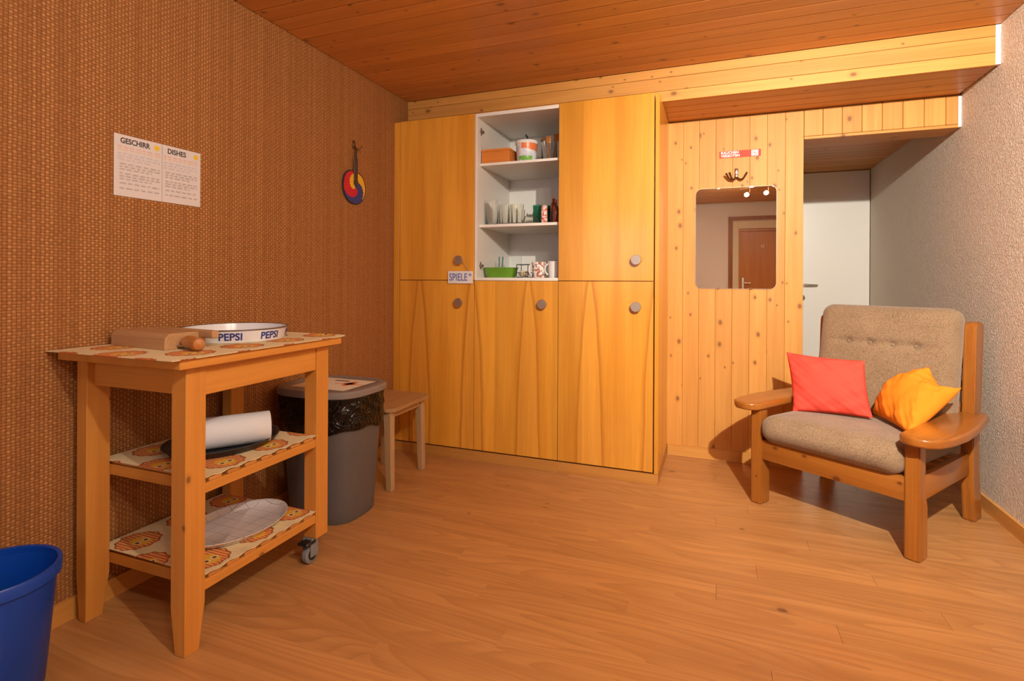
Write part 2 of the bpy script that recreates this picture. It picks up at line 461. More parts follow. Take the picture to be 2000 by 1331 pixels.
def gridglass():
    """greyish oval dish with a printed brown check"""
    n = NT('checked_dish')
    x, y, z = n.sep(n.coord('obj'))
    def ln(c, p, w):
        f = n.m('ABSOLUTE', n.m('SUBTRACT', n.m('FRACT', n.m('DIVIDE', n.m('ADD', c, 3.0), p)), 0.5))
        return n.m('LESS_THAN', f, w / p / 2)
    big = n.m('MAXIMUM', ln(x, 0.047, 0.0013), ln(y, 0.047, 0.0013))
    small = n.m('MAXIMUM', ln(x, 0.0094, 0.0011), ln(y, 0.0094, 0.0011))
    c = n.mix(n.m('MULTIPLY', small, 0.30), (0.66, 0.61, 0.59), (0.45, 0.38, 0.35))
    c = n.mix(n.m('MULTIPLY', big, 0.85), c, (0.16, 0.10, 0.07))
    return n.fin(c, 0.12, 0, 0.5)
M['checked'] = gridglass()


def bucket_print():
    n = NT('printed_bucket')
    x, y, z = n.sep(n.coord('obj'))
    a = n.m('ARCTAN2', y, x)
    nz = n.noise(n.coord('obj'), 45, 2)
    col = n.mix(n.step(nz, 0.45, 0.6), (0.72, 0.74, 0.78), (0.58, 0.62, 0.70))
    gr = n.m('MULTIPLY', n.m('LESS_THAN', z, 0.034), n.m('GREATER_THAN', nz, 0.40))
    gr = n.m('MULTIPLY', gr, n.m('MULTIPLY', n.m('GREATER_THAN', a, -2.1), n.m('LESS_THAN', a, -0.6)))
    col = n.mix(gr, col, (0.18, 0.44, 0.08))
    orr = n.m('MULTIPLY', n.m('GREATER_THAN', z, n.m('ADD', 0.078, n.m('MULTIPLY', n.m('ABSOLUTE', n.m('ADD', a, 1.5)), -0.010))), n.m('GREATER_THAN', a, -1.75))
    orr = n.m('MULTIPLY', orr, n.m('LESS_THAN', a, 0.3))
    col = n.mix(orr, col, (0.80, 0.20, 0.06))
    return n.fin(col, 0.3)
M['bucketp'] = bucket_print()


def mug_print():
    n = NT('floral_mug')
    v = n.coord('obj')
    a = n.noise(v, 34, 3, 0.6, 1.0)
    b = n.noise(v, 55, 2)
    col = n.mix(n.step(a, 0.50, 0.56), (0.80, 0.75, 0.71), (0.42, 0.13, 0.07))
    col = n.mix(n.m('MULTIPLY', n.step(b, 0.58, 0.66), 0.8), col, (0.12, 0.07, 0.13))
    return n.fin(col, 0.2)
M['floral'] = mug_print()


def label_print():
    n = NT('bottle_stripes')
    v = n.coord('obj')
    a = n.noise(v, 70, 2)
    col = n.mix(n.step(a, 0.46, 0.54), (0.80, 0.68, 0.60), (0.66, 0.12, 0.08))
    return n.fin(col, 0.25)
M['labelp'] = label_print()


def emit(name, col, st):
    n = NT(name)
    n.b.inputs['Emission Color'].default_value = (*col, 1)
    n.b.inputs['Emission Strength'].default_value = st
    return n.fin(col, 0.4)
M['bulb'] = emit('halogen_bulb', (1.0, 0.86, 0.66), 28.0)

# ------------------------------------------------------------------ mesh helpers
def b_box(bm, x0, x1, y0, y1, z0, z1, ch=0.0, seg=1):
    vs = [bm.verts.new((x, y, z)) for x in (x0, x1) for y in (y0, y1) for z in (z0, z1)]
    idx = [(0, 1, 3, 2), (4, 6, 7, 5), (0, 4, 5, 1), (2, 3, 7, 6), (0, 2, 6, 4), (1, 5, 7, 3)]
    fs = [bm.faces.new([vs[i] for i in f]) for f in idx]
    if ch > 0:
        es = list({e for f in fs for e in f.edges})
        bmesh.ops.bevel(bm, geom=es, offset=ch, segments=seg, affect='EDGES', profile=0.5)
    return vs


def frame(d):
    d = d.normalized()
    a = Vector((0, 0, 1)) if abs(d.z) < 0.9 else Vector((1, 0, 0))
    u = d.cross(a).normalized()
    return u, d.cross(u).normalized()


def b_cyl(bm, p0, p1, r0, r1=None, seg=20, cap=True):
    r1 = r0 if r1 is None else r1
    p0, p1 = Vector(p0), Vector(p1)
    u, v = frame(p1 - p0)
    A, B = [], []
    for i in range(seg):
        a = 2 * pi * i / seg
        d = u * cos(a) + v * sin(a)
        A.append(bm.verts.new(p0 + d * r0)); B.append(bm.verts.new(p1 + d * r1))
    for i in range(seg):
        j = (i + 1) % seg
        bm.faces.new((A[i], A[j], B[j], B[i]))
    if cap:
        bm.faces.new(A[::-1]); bm.faces.new(B)


def b_tube(bm, pts, r, seg=8, closed=False):
    pts = [Vector(p) for p in pts]
    n = len(pts)
    rings = []
    up = None
    for i in range(n):
        if closed:
            d = pts[(i + 1) % n] - pts[i - 1]
        else:
            d = pts[min(i + 1, n - 1)] - pts[max(i - 1, 0)]
        d = d.normalized()
        if up is None:
            u, v = frame(d)
        else:
            u = (up - d * up.dot(d)).normalized()
            v = d.cross(u)
        up = u
        rr = r[i] if isinstance(r, (list, tuple)) else r
        rings.append([bm.verts.new(pts[i] + (u * cos(2 * pi * k / seg) + v * sin(2 * pi * k / seg)) * rr) for k in range(seg)])
    m = n if closed else n - 1
    for i in range(m):
        A, B = rings[i], rings[(i + 1) % n]
        for k in range(seg):
            bm.faces.new((A[k], A[(k + 1) % seg], B[(k + 1) % seg], B[k]))
    if not closed:
        bm.faces.new(rings[0][::-1]); bm.faces.new(rings[-1])


def b_lathe(bm, prof, c=(0, 0, 0), seg=28, sx=1.0, sy=1.0, n_exp=None, closed=False):
    """revolve (radius, z) pairs; n_exp gives a super-ellipse plan"""
    rings = []
    for (r, z) in prof:
        ring = []
        for i in range(seg):
            a = 2 * pi * i / seg
            ca, sa = cos(a), sin(a)
            if n_exp:
                k = (abs(ca) ** n_exp + abs(sa) ** n_exp) ** (-1.0 / n_exp)
                ca, sa = ca * k, sa * k
            ring.append(bm.verts.new((c[0] + r * sx * ca, c[1] + r * sy * sa, c[2] + z)))
        rings.append(ring)
    m = len(rings)
    for i in range(m if closed else m - 1):
        A, B = rings[i], rings[(i + 1) % m]
        for k in range(seg):
            bm.faces.new((A[k], A[(k + 1) % seg], B[(k + 1) % seg], B[k]))
    if not closed:
        bm.faces.new(rings[0][::-1])
        bm.faces.new(rings[-1])
    return rings


def b_prism(bm, poly, fn, h0, h1):
    """poly of 2D points, fn(a, b, h) -> xyz"""
    A = [bm.verts.new(fn(a, b, h0)) for a, b in poly]
    B = [bm.verts.new(fn(a, b, h1)) for a, b in poly]
    n = len(poly)
    bm.faces.new(A[::-1]); bm.faces.new(B)
    for i in range(n):
        j = (i + 1) % n
        bm.faces.new((A[i], A[j], B[j], B[i]))


def rrect(x0, x1, y0, y1, r, n=6):
    pts = []
    for cx, cy, a0 in ((x1 - r, y1 - r, 0), (x0 + r, y1 - r, 90), (x0 + r, y0 + r, 180), (x1 - r, y0 + r, 270)):
        for i in range(n + 1):
            a = radians(a0 + 90 * i / n)
            pts.append((cx + r * cos(a), cy + r * sin(a)))
    return pts


def b_rbox(bm, w, d, h, r, n=(16, 16, 6), fn=None):
    """soft rounded box centred on the origin; fn(Vector, unit cube point) deforms"""
    cache = {}
    def vert(a, b, c):
        k = (round(a, 5), round(b, 5), round(c, 5))
        if k in cache:
            return cache[k]
        p = Vector((a * w / 2, b * d / 2, c * h / 2))
        q = Vector((max(-w / 2 + r, min(w / 2 - r, p.x)), max(-d / 2 + r, min(d / 2 - r, p.y)), max(-h / 2 + min(r, h / 2 - 1e-4), min(h / 2 - min(r, h / 2 - 1e-4), p.z))))
        e = p - q
        if e.length > 1e-9:
            p = q + e.normalized() * min(r, e.length if e.length < r else r)
        if fn:
            p = fn(p, Vector((a, b, c)))
        cache[k] = bm.verts.new(p)
        return cache[k]
    def sp(m):
        return [-1 + 2 * i / m for i in range(m + 1)]
    X, Y, Z = sp(n[0]), sp(n[1]), sp(n[2])
    def grid(A, B, f, flip):
        for i in range(len(A) - 1):
            for j in range(len(B) - 1):
                q = [f(A[i], B[j]), f(A[i + 1], B[j]), f(A[i + 1], B[j + 1]), f(A[i], B[j + 1])]
                try:
                    bm.faces.new(q[::-1] if flip else q)
                except ValueError:
                    pass
    grid(X, Y, lambda a, b: vert(a, b, 1), False)
    grid(X, Y, lambda a, b: vert(a, b, -1), True)
    grid(X, Z, lambda a, b: vert(a, -1, b), False)
    grid(X, Z, lambda a, b: vert(a, 1, b), True)
    grid(Y, Z, lambda a, b: vert(1, a, b), False)
    grid(Y, Z, lambda a, b: vert(-1, a, b), True)


def smooth(me, ang=40):
    for p in me.polygons:
        p.use_smooth = True
    try:
        me.set_sharp_from_angle(angle=radians(ang))
    except Exception:
        pass


def mesh_from(bm, name, mats, sm=None):
    bmesh.ops.recalc_face_normals(bm, faces=bm.faces)
    me = bpy.data.meshes.new(name)
    bm.to_mesh(me)
    bm.free()
    for m in (mats if isinstance(mats, (list, tuple)) else [mats]):
        me.materials.append(M[m] if isinstance(m, str) else m)
    if sm:
        smooth(me, sm)
    return me


def root_of(o):
    while o.parent:
        o = o.parent
    return o


def part(name, bm, mats, parent, sm=None, label=None):
    """a part given in world coordinates, hung under its thing"""
    bm.transform(MW[root_of(parent).name].inverted())
    o = bpy.data.objects.new(name, mesh_from(bm, name, mats, sm))
    C.objects.link(o)
    o.parent = parent
    if label:
        o['label'] = label
    return o

MW = {}

def tag(o, label, cat, group=None, kind=None):
    if label: o['label'] = label
    if cat: o['category'] = cat
    if group: o['group'] = group
    if kind: o['kind'] = kind
    return o


def thing(name, label, cat, loc=(0, 0, 0), rotz=0.0, group=None):
    o = bpy.data.objects.new(name, None)
    o.empty_display_size = 0.05
    C.objects.link(o)
    o.location = loc
    o.rotation_euler = (0, 0, rotz)
    MW[o.name] = Matrix.Translation(loc) @ Matrix.Rotation(rotz, 4, 'Z')
    return tag(o, label, cat, group)


def single(name, bm, mats, label, cat, group=None, sm=None, origin=None, kind=None):
    """a top-level thing that is one mesh; origin at its base"""
    if origin is None:
        xs = [v.co for v in bm.verts]
        origin = Vector(((min(v.x for v in xs) + max(v.x for v in xs)) / 2, (min(v.y for v in xs) + max(v.y for v in xs)) / 2, min(v.z for v in xs)))
    origin = Vector(origin)
    bm.transform(Matrix.Translation(-origin))
    o = bpy.data.objects.new(name, mesh_from(bm, name, mats, sm))
    C.objects.link(o)
    o.location = origin
    MW[o.name] = Matrix.Translation(origin)
    return tag(o, label, cat, group, kind)


def struct(name, boxes, mat, label=None, ch=0.0):
    bm = bmesh.new()
    for b in boxes:
        b_box(bm, *b, ch=ch)
    o = bpy.data.objects.new(name, mesh_from(bm, name, mat))
    C.objects.link(o)
    MW[o.name] = Matrix.Identity(4)
    o['kind'] = 'structure'
    if label:
        o['label'] = label
    return o


def piece(name, me, parent, loc):
    o = bpy.data.objects.new(name, me)
    C.objects.link(o)
    o.parent = parent
    o.location = loc
    return o


def box_mesh(name, w, d, h, mat, ch):
    bm = bmesh.new()
    b_box(bm, -w / 2, w / 2, -d / 2, d / 2, -h / 2, h / 2, ch)
    return mesh_from(bm, name, mat)


def text_bm(s, size, ext=0.0004, align='CENTER', sx=1.0, bold=0.0, shear=0.0):
    cu = bpy.data.curves.new('t', 'FONT')
    cu.body = s
    cu.size = size
    cu.extrude = ext
    cu.align_x = align
    cu.align_y = 'CENTER'
    cu.offset = bold
    cu.shear = shear
    cu.resolution_u = 3
    t = bpy.data.objects.new('t', cu)
    C.objects.link(t)
    bpy.context.view_layer.update()
    me = bpy.data.meshes.new_from_object(t)
    bm = bmesh.new()
    bm.from_mesh(me)
    for v in bm.verts:
        v.co.x *= sx
    bpy.data.objects.remove(t)
    bpy.data.curves.remove(cu)
    bpy.data.meshes.remove(me)
    return bm


def merge(bm, other, fn=None):
    m = {}
    for v in other.verts:
        m[v] = bm.verts.new(fn(v.co) if fn else v.co)
    for f in other.faces:
        try:
            bm.faces.new([m[v] for v in f.verts])
        except ValueError:
            pass
    other.free()

# ================================================================== THE SETTING
T = 0.10
# floor: slab and laminate strips running along the back wall
floor = struct('floor', [(XL - T, XR + T, YR - 0.5, YE + T, -0.06, -0.0085)], 'backing', 'honey coloured wood laminate floor')
PW = 0.0965
random.seed(11)
y = YR
row = 0
lens_cache = {}
def plank(parent, x0, x1, y0, y1):
    L = round(x1 - x0, 2); D = round(y1 - y0, 4)
    k = (L, D)
    if k not in lens_cache:
        lens_cache[k] = box_mesh('plank', L - 0.0002, D - 0.0002, 0.008, 'floor', 0.00012)
    piece('plank', lens_cache[k], parent, ((x0 + x1) / 2, (y0 + y1) / 2, -0.004))
offs = [0.0, 0.62, 0.27, 0.95, 0.41, 0.80]
while y < YE - 1e-4:
    y1 = min(y + PW, YE)
    xs = XL if y < YB + 0.05 else 0.30
    x = xs
    end = xs + 0.35 + offs[row % 6]
    while x < XR - 1e-4:
        end = min(end, XR)
        if XR - end < 0.15:
            end = XR
        plank(floor, x, end, y, y1)
        x = end
        end = x + 1.28
    y = y1
    row += 1

# ceiling boards
ceiling = struct('ceiling', [(XL - T, XR + T, YR - 0.5, YF + 0.03, ZC + 0.014, ZC + 0.09)], 'backing', 'orange pine board ceiling')
CW = 0.0962
me = box_mesh('board', XR - XL - 0.004, CW - 0.0040, 0.014, 'pine_c', 0.0026)
y = YF
while y - CW > YR - 0.02:
    piece('board', me, ceiling, ((XL + XR) / 2, y - CW / 2, ZC + 0.007))
    y -= CW

# boxed beam: fascia and soffit
trim1 = struct('trim_1', [(XL - T, XR + T, YF + 0.016, YB + 0.15, ZF + 0.016, ZC + 0.09)], 'backing', 'pine clad boxed beam below the ceiling')
for z0, z1 in ((ZF, 2.113), (2.113, 2.186), (2.186, ZC)):
    me = box_mesh('board', XR - XL - 0.022, 0.016, z1 - z0 - 0.0016, 'pine_x', 0.0012)
    piece('board', me, trim1, ((XL + XR) / 2 - 0.008, YF + 0.008, (z0 + z1) / 2))
me = box_mesh('board', XR - XL - 0.012, 0.0955, 0.014, 'pine_c', 0.0026)
for i in range(4):
    piece('board', me, trim1, ((XL + XR) / 2 - 0.005, YF + 0.016 + 0.049 + 0.0985 * i, ZF + 0.008))
struct('trim_2', [(XR - 0.020, XR - 0.001, YF - 0.002, YF + 0.015, ZF + 0.002, ZC - 0.002)], 'caulk', 'white plaster strip at the end of the beam')
struct('trim_3', [(XR - 0.015, XR - 0.001, YB - 0.002, YB + 0.02, ZH + 0.002, ZF - 0.008)], 'caulk', 'white plaster strip above the passage opening')

# back wall with the passage opening on the right
wall_back = struct('wall_back', [(XL - T, XO - 0.002, YB + 0.016, YB + 0.185, 0, ZF + 0.02),
                                 (XO - 0.002, XR + T, YB + 0.016, YB + 0.185, ZH + 0.018, ZF + 0.02)], 'pine_v', 'back wall of upright pine boards')
BW = 0.0935
me = box_mesh('board', BW - 0.0008, 0.016, ZF - 0.006, 'pine_v', 0.0014)
x = XO
while x - BW > -0.37:
    piece('board', me, wall_back, (x - BW / 2, YB + 0.008, (ZF - 0.006) / 2))
    x -= BW
me = box_mesh('board', 0.0945 - 0.0016, 0.016, ZF - ZH - 0.022, 'pine_v', 0.0022)
for i in range(8):
    xx = XO + 0.001 + 0.0945 * (i + 0.5)
    if xx + 0.047 > XR - 0.014:
        me = box_mesh('board', XR - 0.015 - (xx - 0.04645), 0.016, ZF - ZH - 0.022, 'pine_v', 0.0022)
        xx = (XR - 0.015 + xx - 0.04645) / 2
    piece('board', me, wall_back, (xx, YB + 0.008, (ZF + ZH + 0.013) / 2))
me = box_mesh('lintel', XR - XO - 0.003, 0.186, 0.016, 'pine_x', 0.002)
piece('lintel', me, wall_back, ((XO + XR) / 2, YB + 0.092, ZH + 0.008))

struct('wall_left', [(XL - T, XL, YR - 0.5, YB + 0.15, -0.01, ZC + 0.06)], 'weave', 'left wall covered in brown woven grasscloth')
struct('wall_right', [(XR, XR + T, YR - 0.5, YE + T, -0.01, ZC + 0.06)], 'plaster', 'right wall of rough cream plaster')
struct('wall_passage', [(0.20, 0.30, YB + 0.186, YE + T, -0.01, ZC)], 'paint', 'left wall of the passage')
struct('wall_end', [(0.20, XR + T, YE + 0.002, YE + T, -0.01, ZC)], 'paint', 'white end wall of the passage')
cp = struct('ceiling_passage', [(0.20, XR + T, YB + 0.186, YE + T, ZP + 0.014, ZC)], 'backing', 'pine board ceiling of the passage')
me = box_mesh('board', XR - 0.302, CW - 0.0040, 0.014, 'pine_c', 0.0026)
y = YE
while y - CW > YB + 0.18:
    piece('board', me, cp, ((0.30 + XR) / 2, y - CW / 2, ZP + 0.007))
    y -= CW

struct('baseboard_left', [(XL, XL + 0.012, YR, YC - 0.002, 0, 0.065)], 'pine_y', ch=0.0)
struct('baseboard_right', [(XR - 0.012, XR, YR, YE - 0.05, 0, 0.065)], 'pine_y')
struct('baseboard_back', [(-0.268, XO, YB - 0.012, YB, 0, 0.065)], 'pine_x')

# rear wall (seen in the mirror) with a door niche and a window
DX0, DX1, DZ = 0.255, 1.10, 1.97
WX0, WX1, WZ0, WZ1 = -1.70, -0.75, 1.05, 1.95
struct('wall_rear', [(XL - T, WX0, YR - T, YR, 0, ZC + 0.06), (WX0, WX1, YR - T, YR, 0, WZ0), (WX0, WX1, YR - T, YR, WZ1, ZC + 0.06),
                     (WX1, DX0, YR - T, YR, 0, ZC + 0.06), (DX0, DX1, YR - T, YR, DZ, ZC + 0.06), (DX1, XR + T, YR - T, YR, 0, ZC + 0.06),
                     (DX0 - 0.1, DX1 + 0.1, YR - 0.24, YR - 0.14, 0, ZC)], 'paint', 'plain white rear wall')
win = struct('window_1', [(WX0, WX0 + 0.06, YR - 0.07, YR - 0.02, WZ0, WZ1), (WX1 - 0.06, WX1, YR - 0.07, YR - 0.02, WZ0, WZ1),
                          (WX0 + 0.06, WX1 - 0.06, YR - 0.07, YR - 0.02, WZ0, WZ0 + 0.06), (WX0 + 0.06, WX1 - 0.06, YR - 0.07, YR - 0.02, WZ1 - 0.06, WZ1),
                          ((WX0 + WX1) / 2 - 0.03, (WX0 + WX1) / 2 + 0.03, YR - 0.07, YR - 0.02, WZ0 + 0.06, WZ1 - 0.06)], 'white_lac', 'white framed window in the rear wall')
for a, b in ((WX0 + 0.06, (WX0 + WX1) / 2 - 0.03), ((WX0 + WX1) / 2 + 0.03, WX1 - 0.06)):
    bm = bmesh.new(); b_box(bm, a, b, YR - 0.048, YR - 0.044, WZ0 + 0.06, WZ1 - 0.06)
    part('pane', bm, 'pane', win)

# rear door: brown casing, cream reveal, inner frame, brown leaf with a number plate
d2 = struct('door_2', [(0.357, 1.04, YR - 0.13, YR - 0.09, 0.003, 1.818)], 'doorbrown', 'brown veneered door in a cream and brown frame')
def portal(name, mat, x0, x1, xi0, xi1, zt, zi, y0, y1):
    bm = bmesh.new()
    b_box(bm, x0, xi0, y0, y1, 0, zt, 0.002)
    b_box(bm, xi1, x1, y0, y1, 0, zt, 0.002)
    b_box(bm, xi0, xi1, y0, y1, zi, zt, 0.002)
    return part(name, bm, mat, d2)
portal('casing', 'doorframe', DX0 - 0.062, DX1 + 0.062, DX0 - 0.003, DX1 + 0.003, DZ + 0.066, DZ + 0.008, YR, YR + 0.018)
portal('outer_frame', 'reveal', DX0, DX1, 0.335, 1.062, DZ, 1.860, YR - 0.100, YR - 0.045)
portal('inner_frame', 'doorbrown', 0.336, 1.061, 0.356, 1.041, 1.859, 1.8195, YR - 0.120, YR - 0.070)
bm = text_bm('21', 0.055, 0.001)
bm.transform(Matrix.Translation((0.66, YR - 0.088, 1.595)) @ Matrix.Rotation(pi, 4, 'Z') @ Matrix.Rotation(pi / 2, 4, 'X'))
part('number', bm, 'white_print', d2)
bm = bmesh.new()
b_box(bm, 0.380, 0.412, YR - 0.0899, YR - 0.082, 0.92, 1.13, 0.003)
b_cyl(bm, (0.396, YR - 0.082, 1.05), (0.396, YR - 0.045, 1.05), 0.009)
b_cyl(bm, (0.390, YR - 0.045, 1.05), (0.50, YR - 0.045, 1.05), 0.008)
part('handle', bm, 'chrome', d2, 40)

# white door closing the passage
d1 = struct('door_1', [(0.62, XR - 0.006, YE - 0.038, YE - 0.001, 0.006, ZP - 0.004)], 'white_lac', 'white flush door at the end of the passage')
bm = bmesh.new()
b_cyl(bm, (0.700, YE - 0.038, 1.045), (0.700, YE - 0.046, 1.045), 0.026)
b_cyl(bm, (0.700, YE - 0.046, 1.045), (0.700, YE - 0.085, 1.045), 0.009)
b_tube(bm, [(0.695, YE - 0.085, 1.045), (0.72, YE - 0.087, 1.045), (0.79, YE - 0.083, 1.043), (0.815, YE - 0.076, 1.043)], [0.010, 0.010, 0.0085, 0.008], 10)
part('handle', bm, 'chrome', d1, 40)
bm = bmesh.new()
b_cyl(bm, (0.700, YE - 0.038, 0.935), (0.700, YE - 0.046, 0.935), 0.026)
part('keyhole_rosette', bm, 'chrome', d1, 40)

# ================================================================== CUPBOARDS
UX = [-1.846, -1.331, -0.816, -0.297]
FY = YC
def knob(parent, x, z):
    bm = bmesh.new()
    pr = [(0.011, 0.0), (0.010, 0.014), (0.016, 0.016), (0.0255, 0.018), (0.027, 0.020), (0.027, 0.029), (0.0255, 0.031)]
    b_lathe(bm, pr, (0, 0, 0), 28)
    bm.transform(Matrix.Translation((x, FY, z)) @ Matrix.Rotation(pi / 2, 4, 'X'))
    return part('knob', bm, 'knob', parent, 35)

def front(parent, x0, x1, z0, z1, mat, kx, kz):
    bm = bmesh.new()
    b_box(bm, x0 + 0.0015, x1 - 0.0015, FY, FY + 0.018, z0, z1, 0.0012)
    d = part('door', bm, mat, parent)
    knob(d, kx, kz)
    return d

cupA = thing('cupboard', 'tall amber wood cupboard column beside the woven wall, with the hanging sign', 'cupboard', ((UX[0] + UX[1]) / 2, 3.15, 0), group='built-in cupboards')
cupB = thing('cupboard', 'amber wood cupboard column with open white shelves above one door', 'cupboard', ((UX[1] + UX[2]) / 2, 3.15, 0), group='built-in cupboards')
cupC = thing('cupboard', 'tall amber wood cupboard column next to the mirror wall', 'cupboard', ((UX[2] + UX[3]) / 2, 3.15, 0), group='built-in cupboards')
ZS = 1.069
for cup, x0, x1 in ((cupA, UX[0], UX[1]), (cupB, UX[1], UX[2]), (cupC, UX[2], UX[3])):
    bm = bmesh.new()
    b_box(bm, x0 + (0.016 if cup is cupC else 0.0005), x1 - 0.0005, FY + 0.020, YB - 0.003, 0.072, 2.048 if cup is not cupB else ZS - 0.004)
    part('body', bm, 'veneer', cup)
    bm = bmesh.new()
    b_box(bm, (XL + 0.001) if cup is cupA else x0, (x1 if cup is not cupC else -0.271), FY + 0.002, FY + 0.024, 0, 0.057, 0.001)
    part('plinth', bm, 'plinth', cup)
front(cupA, UX[0], UX[1], ZS + 0.002, 2.060, 'veneer', -1.424, 1.190)
front(cupA, UX[0], UX[1], 0.066, ZS - 0.002, 'veneer_fig', -1.424, 0.937)
front(cupB, UX[1], UX[2], 0.066, ZS - 0.002, 'veneer_fig', -0.903, 0.938)
front(cupC, UX[2], UX[3], ZS + 0.002, 2.060, 'veneer', -0.386, 1.182)
front(cupC, UX[2], UX[3], 0.066, ZS - 0.002, 'veneer_fig', -0.386, 0.934)
bm = bmesh.new(); b_box(bm, XL + 0.001, UX[0] - 0.002, FY + 0.001, FY + 0.019, 0.066, 2.058, 0.001)
part('filler_strip', bm, 'veneer', cupA)
bm = bmesh.new(); b_box(bm, UX[3] + 0.005, -0.271, FY - 0.002, YB - 0.001, 0.060, 2.052, 0.001)
part('side_panel', bm, 'veneer', cupC)
bm = bmesh.new(); b_box(bm, UX[3] + 0.006, -0.271, FY + 0.026, YB - 0.013, 0.0, 0.059)
part('side_plinth', bm, 'plinth', cupC)
# open compartment
BX0, BX1, BY1 = UX[1] + 0.0165, UX[2] - 0.0015, 3.405
for nm, b in (('side', (UX[1] + 0.001, BX0, FY + 0.002, BY1, ZS, 2.056)), ('side', (BX1, UX[2] + 0.0145, FY + 0.0195, BY1, ZS, 2.056)),
              ('top', (BX0, BX1, FY + 0.002, BY1, 2.036, 2.056)), ('bottom', (BX0, BX1, FY + 0.002, BY1, ZS, 1.086)),
              ('back_panel', (UX[1] + 0.001, UX[2] + 0.0145, BY1, BY1 + 0.012, ZS, 2.056)),
              ('shelf', (BX0 + 0.001, BX1 - 0.001, 2.906, BY1 - 0.001, 1.752, 1.767)), ('shelf', (BX0 + 0.001, BX1 - 0.001, 2.906, BY1 - 0.001, 1.386, 1.402))):
    bm = bmesh.new(); b_box(bm, *b, 0.0008)
    part(nm, bm, 'melamine', cupB)
for z in (1.962, 1.158):
    bm = bmesh.new()
    b_box(bm, BX0, BX0 + 0.004, 2.905, 2.955, z - 0.006, z + 0.006, 0.001)
    b_box(bm, BX0, BX0 + 0.004, 2.915, 2.930, z - 0.022, z + 0.022, 0.001)
    b_box(bm, BX0 + 0.004, BX0 + 0.014, 2.908, 2.945, z - 0.007, z + 0.007, 0.002)
    part('hinge_plate', bm, 'hinge', cupB)
bm = bmesh.new(); b_box(bm, -1.305, -1.225, BY1 - 0.012, BY1 - 0.0005, 1.475, 1.588, 0.002)
part('cover_plate', bm, 'paper2', cupB)

# hanging sign on the left upper knob
t = thing('door_sign', 'small white wooden sign reading SPIELE hung by a string from a cupboard knob', 'sign', (-1.413, FY - 0.012, 1.045))
bm = bmesh.new(); b_box(bm, -1.499, -1.337, FY - 0.012, FY - 0.004, 1.050, 1.124, 0.001)
bd = part('board', bm, 'signwhite', t)
bm = bmesh.new()
tb = text_bm('SPIELE', 0.062, 0.0004, 'CENTER', 0.72, 0.0006)
merge(bm, tb, lambda c: Vector((-1.430 + c.x, FY - 0.0125 - c.z, 1.086 + c.y)))
part('lettering', bm, 'signblue', bd)
bm = bmesh.new()
for k in range(5):
    a = 2 * pi * k / 5 + 0.3
    b_cyl(bm, (-1.352 + 0.0055 * cos(a), FY - 0.0122, 1.102 + 0.0055 * sin(a)), (-1.352 + 0.0055 * cos(a), FY - 0.0130, 1.102 + 0.0055 * sin(a)), 0.0034, seg=8)
part('flower', bm, 'signblue', bd)
bm = bmesh.new()
b_tube(bm, [(-1.482, FY - 0.010, 1.122), (-1.455, FY - 0.011, 1.165), (-1.4335, FY - 0.0115, 1.199), (-1.424, FY - 0.012, 1.203), (-1.414, FY - 0.0115, 1.199),
            (-1.385, FY - 0.011, 1.160), (-1.354, FY - 0.010, 1.122)], 0.0014, 6)
part('string', bm, 'string', t)

# ------------------------------------------------------------------ shelf contents
S1, S2, S3 = 1.7672, 1.4022, 1.0862
# top shelf
t = thing('wooden_box', 'orange wooden box on the top shelf beside the printed bucket', 'box', (-1.215, 2.99, S1))
bm = bmesh.new(); b_box(bm, -1.308, -1.130, 2.918, 3.07, S1, S1 + 0.070, 0.002)
part('box_body', bm, 'boxwood', t)
bm = bmesh.new(); b_box(bm, -1.309, -1.129, 2.917, 3.071, S1 + 0.0705, S1 + 0.085, 0.002)
part('lid', bm, 'boxwood', t)

t = thing('plastic_bucket', 'white plastic bucket with green and orange print on the top shelf', 'bucket', (-1.048, 2.99, S1))
bm = bmesh.new()
b_lathe(bm, [(0.054, 0), (0.056, 0.004), (0.064, 0.112), (0.062, 0.112), (0.054, 0.006)], (-1.048, 2.99, S1), 36)
part('bucket_wall', bm, 'bucketp', t, 40)
bm = bmesh.new()
b_lathe(bm, [(0.0655, 0.108), (0.0675, 0.110), (0.0675, 0.124), (0.065, 0.127), (0.062, 0.125), (0.0, 0.1245)], (-1.048, 2.99, S1), 36)
part('lid', bm, 'ceramic', t, 40)

def utensil_jar(name, label, c, r, h):
    t = thing(name, label, 'jar', (c[0], c[1], S1))
    bm = bmesh.new()
    b_lathe(bm, [(r * 0.94, 0), (r, 0.004), (r, h), (r - 0.003, h), (r - 0.003, 0.006), (0.0, 0.006)], (c[0], c[1], S1), 28)
    part('jar_wall', bm, 'jar', t, 40)
    return t
utensil_jar('glass_jar', 'clear glass jar of kitchen tools at the right end of the top shelf', (-0.920, 3.03), 0.046, 0.115)
bm = bmesh.new()
b_cyl(bm, (-0.930, 3.035, S1 + 0.007), (-0.950, 3.020, S1 + 0.134), 0.0035)
rg = [(0.0, 0.022), (0.012, 0.020), (0.020, 0.010), (0.022, 0.0), (0.020, 0.0), (0.018, 0.009), (0.0, 0.019)]
b_lathe(bm, rg, (-0.951, 3.019, S1 + 0.132), 20)
single('ladle', bm, 'chrome', 'steel ladle with its round bowl up in the glass jar', 'ladle', sm=50)
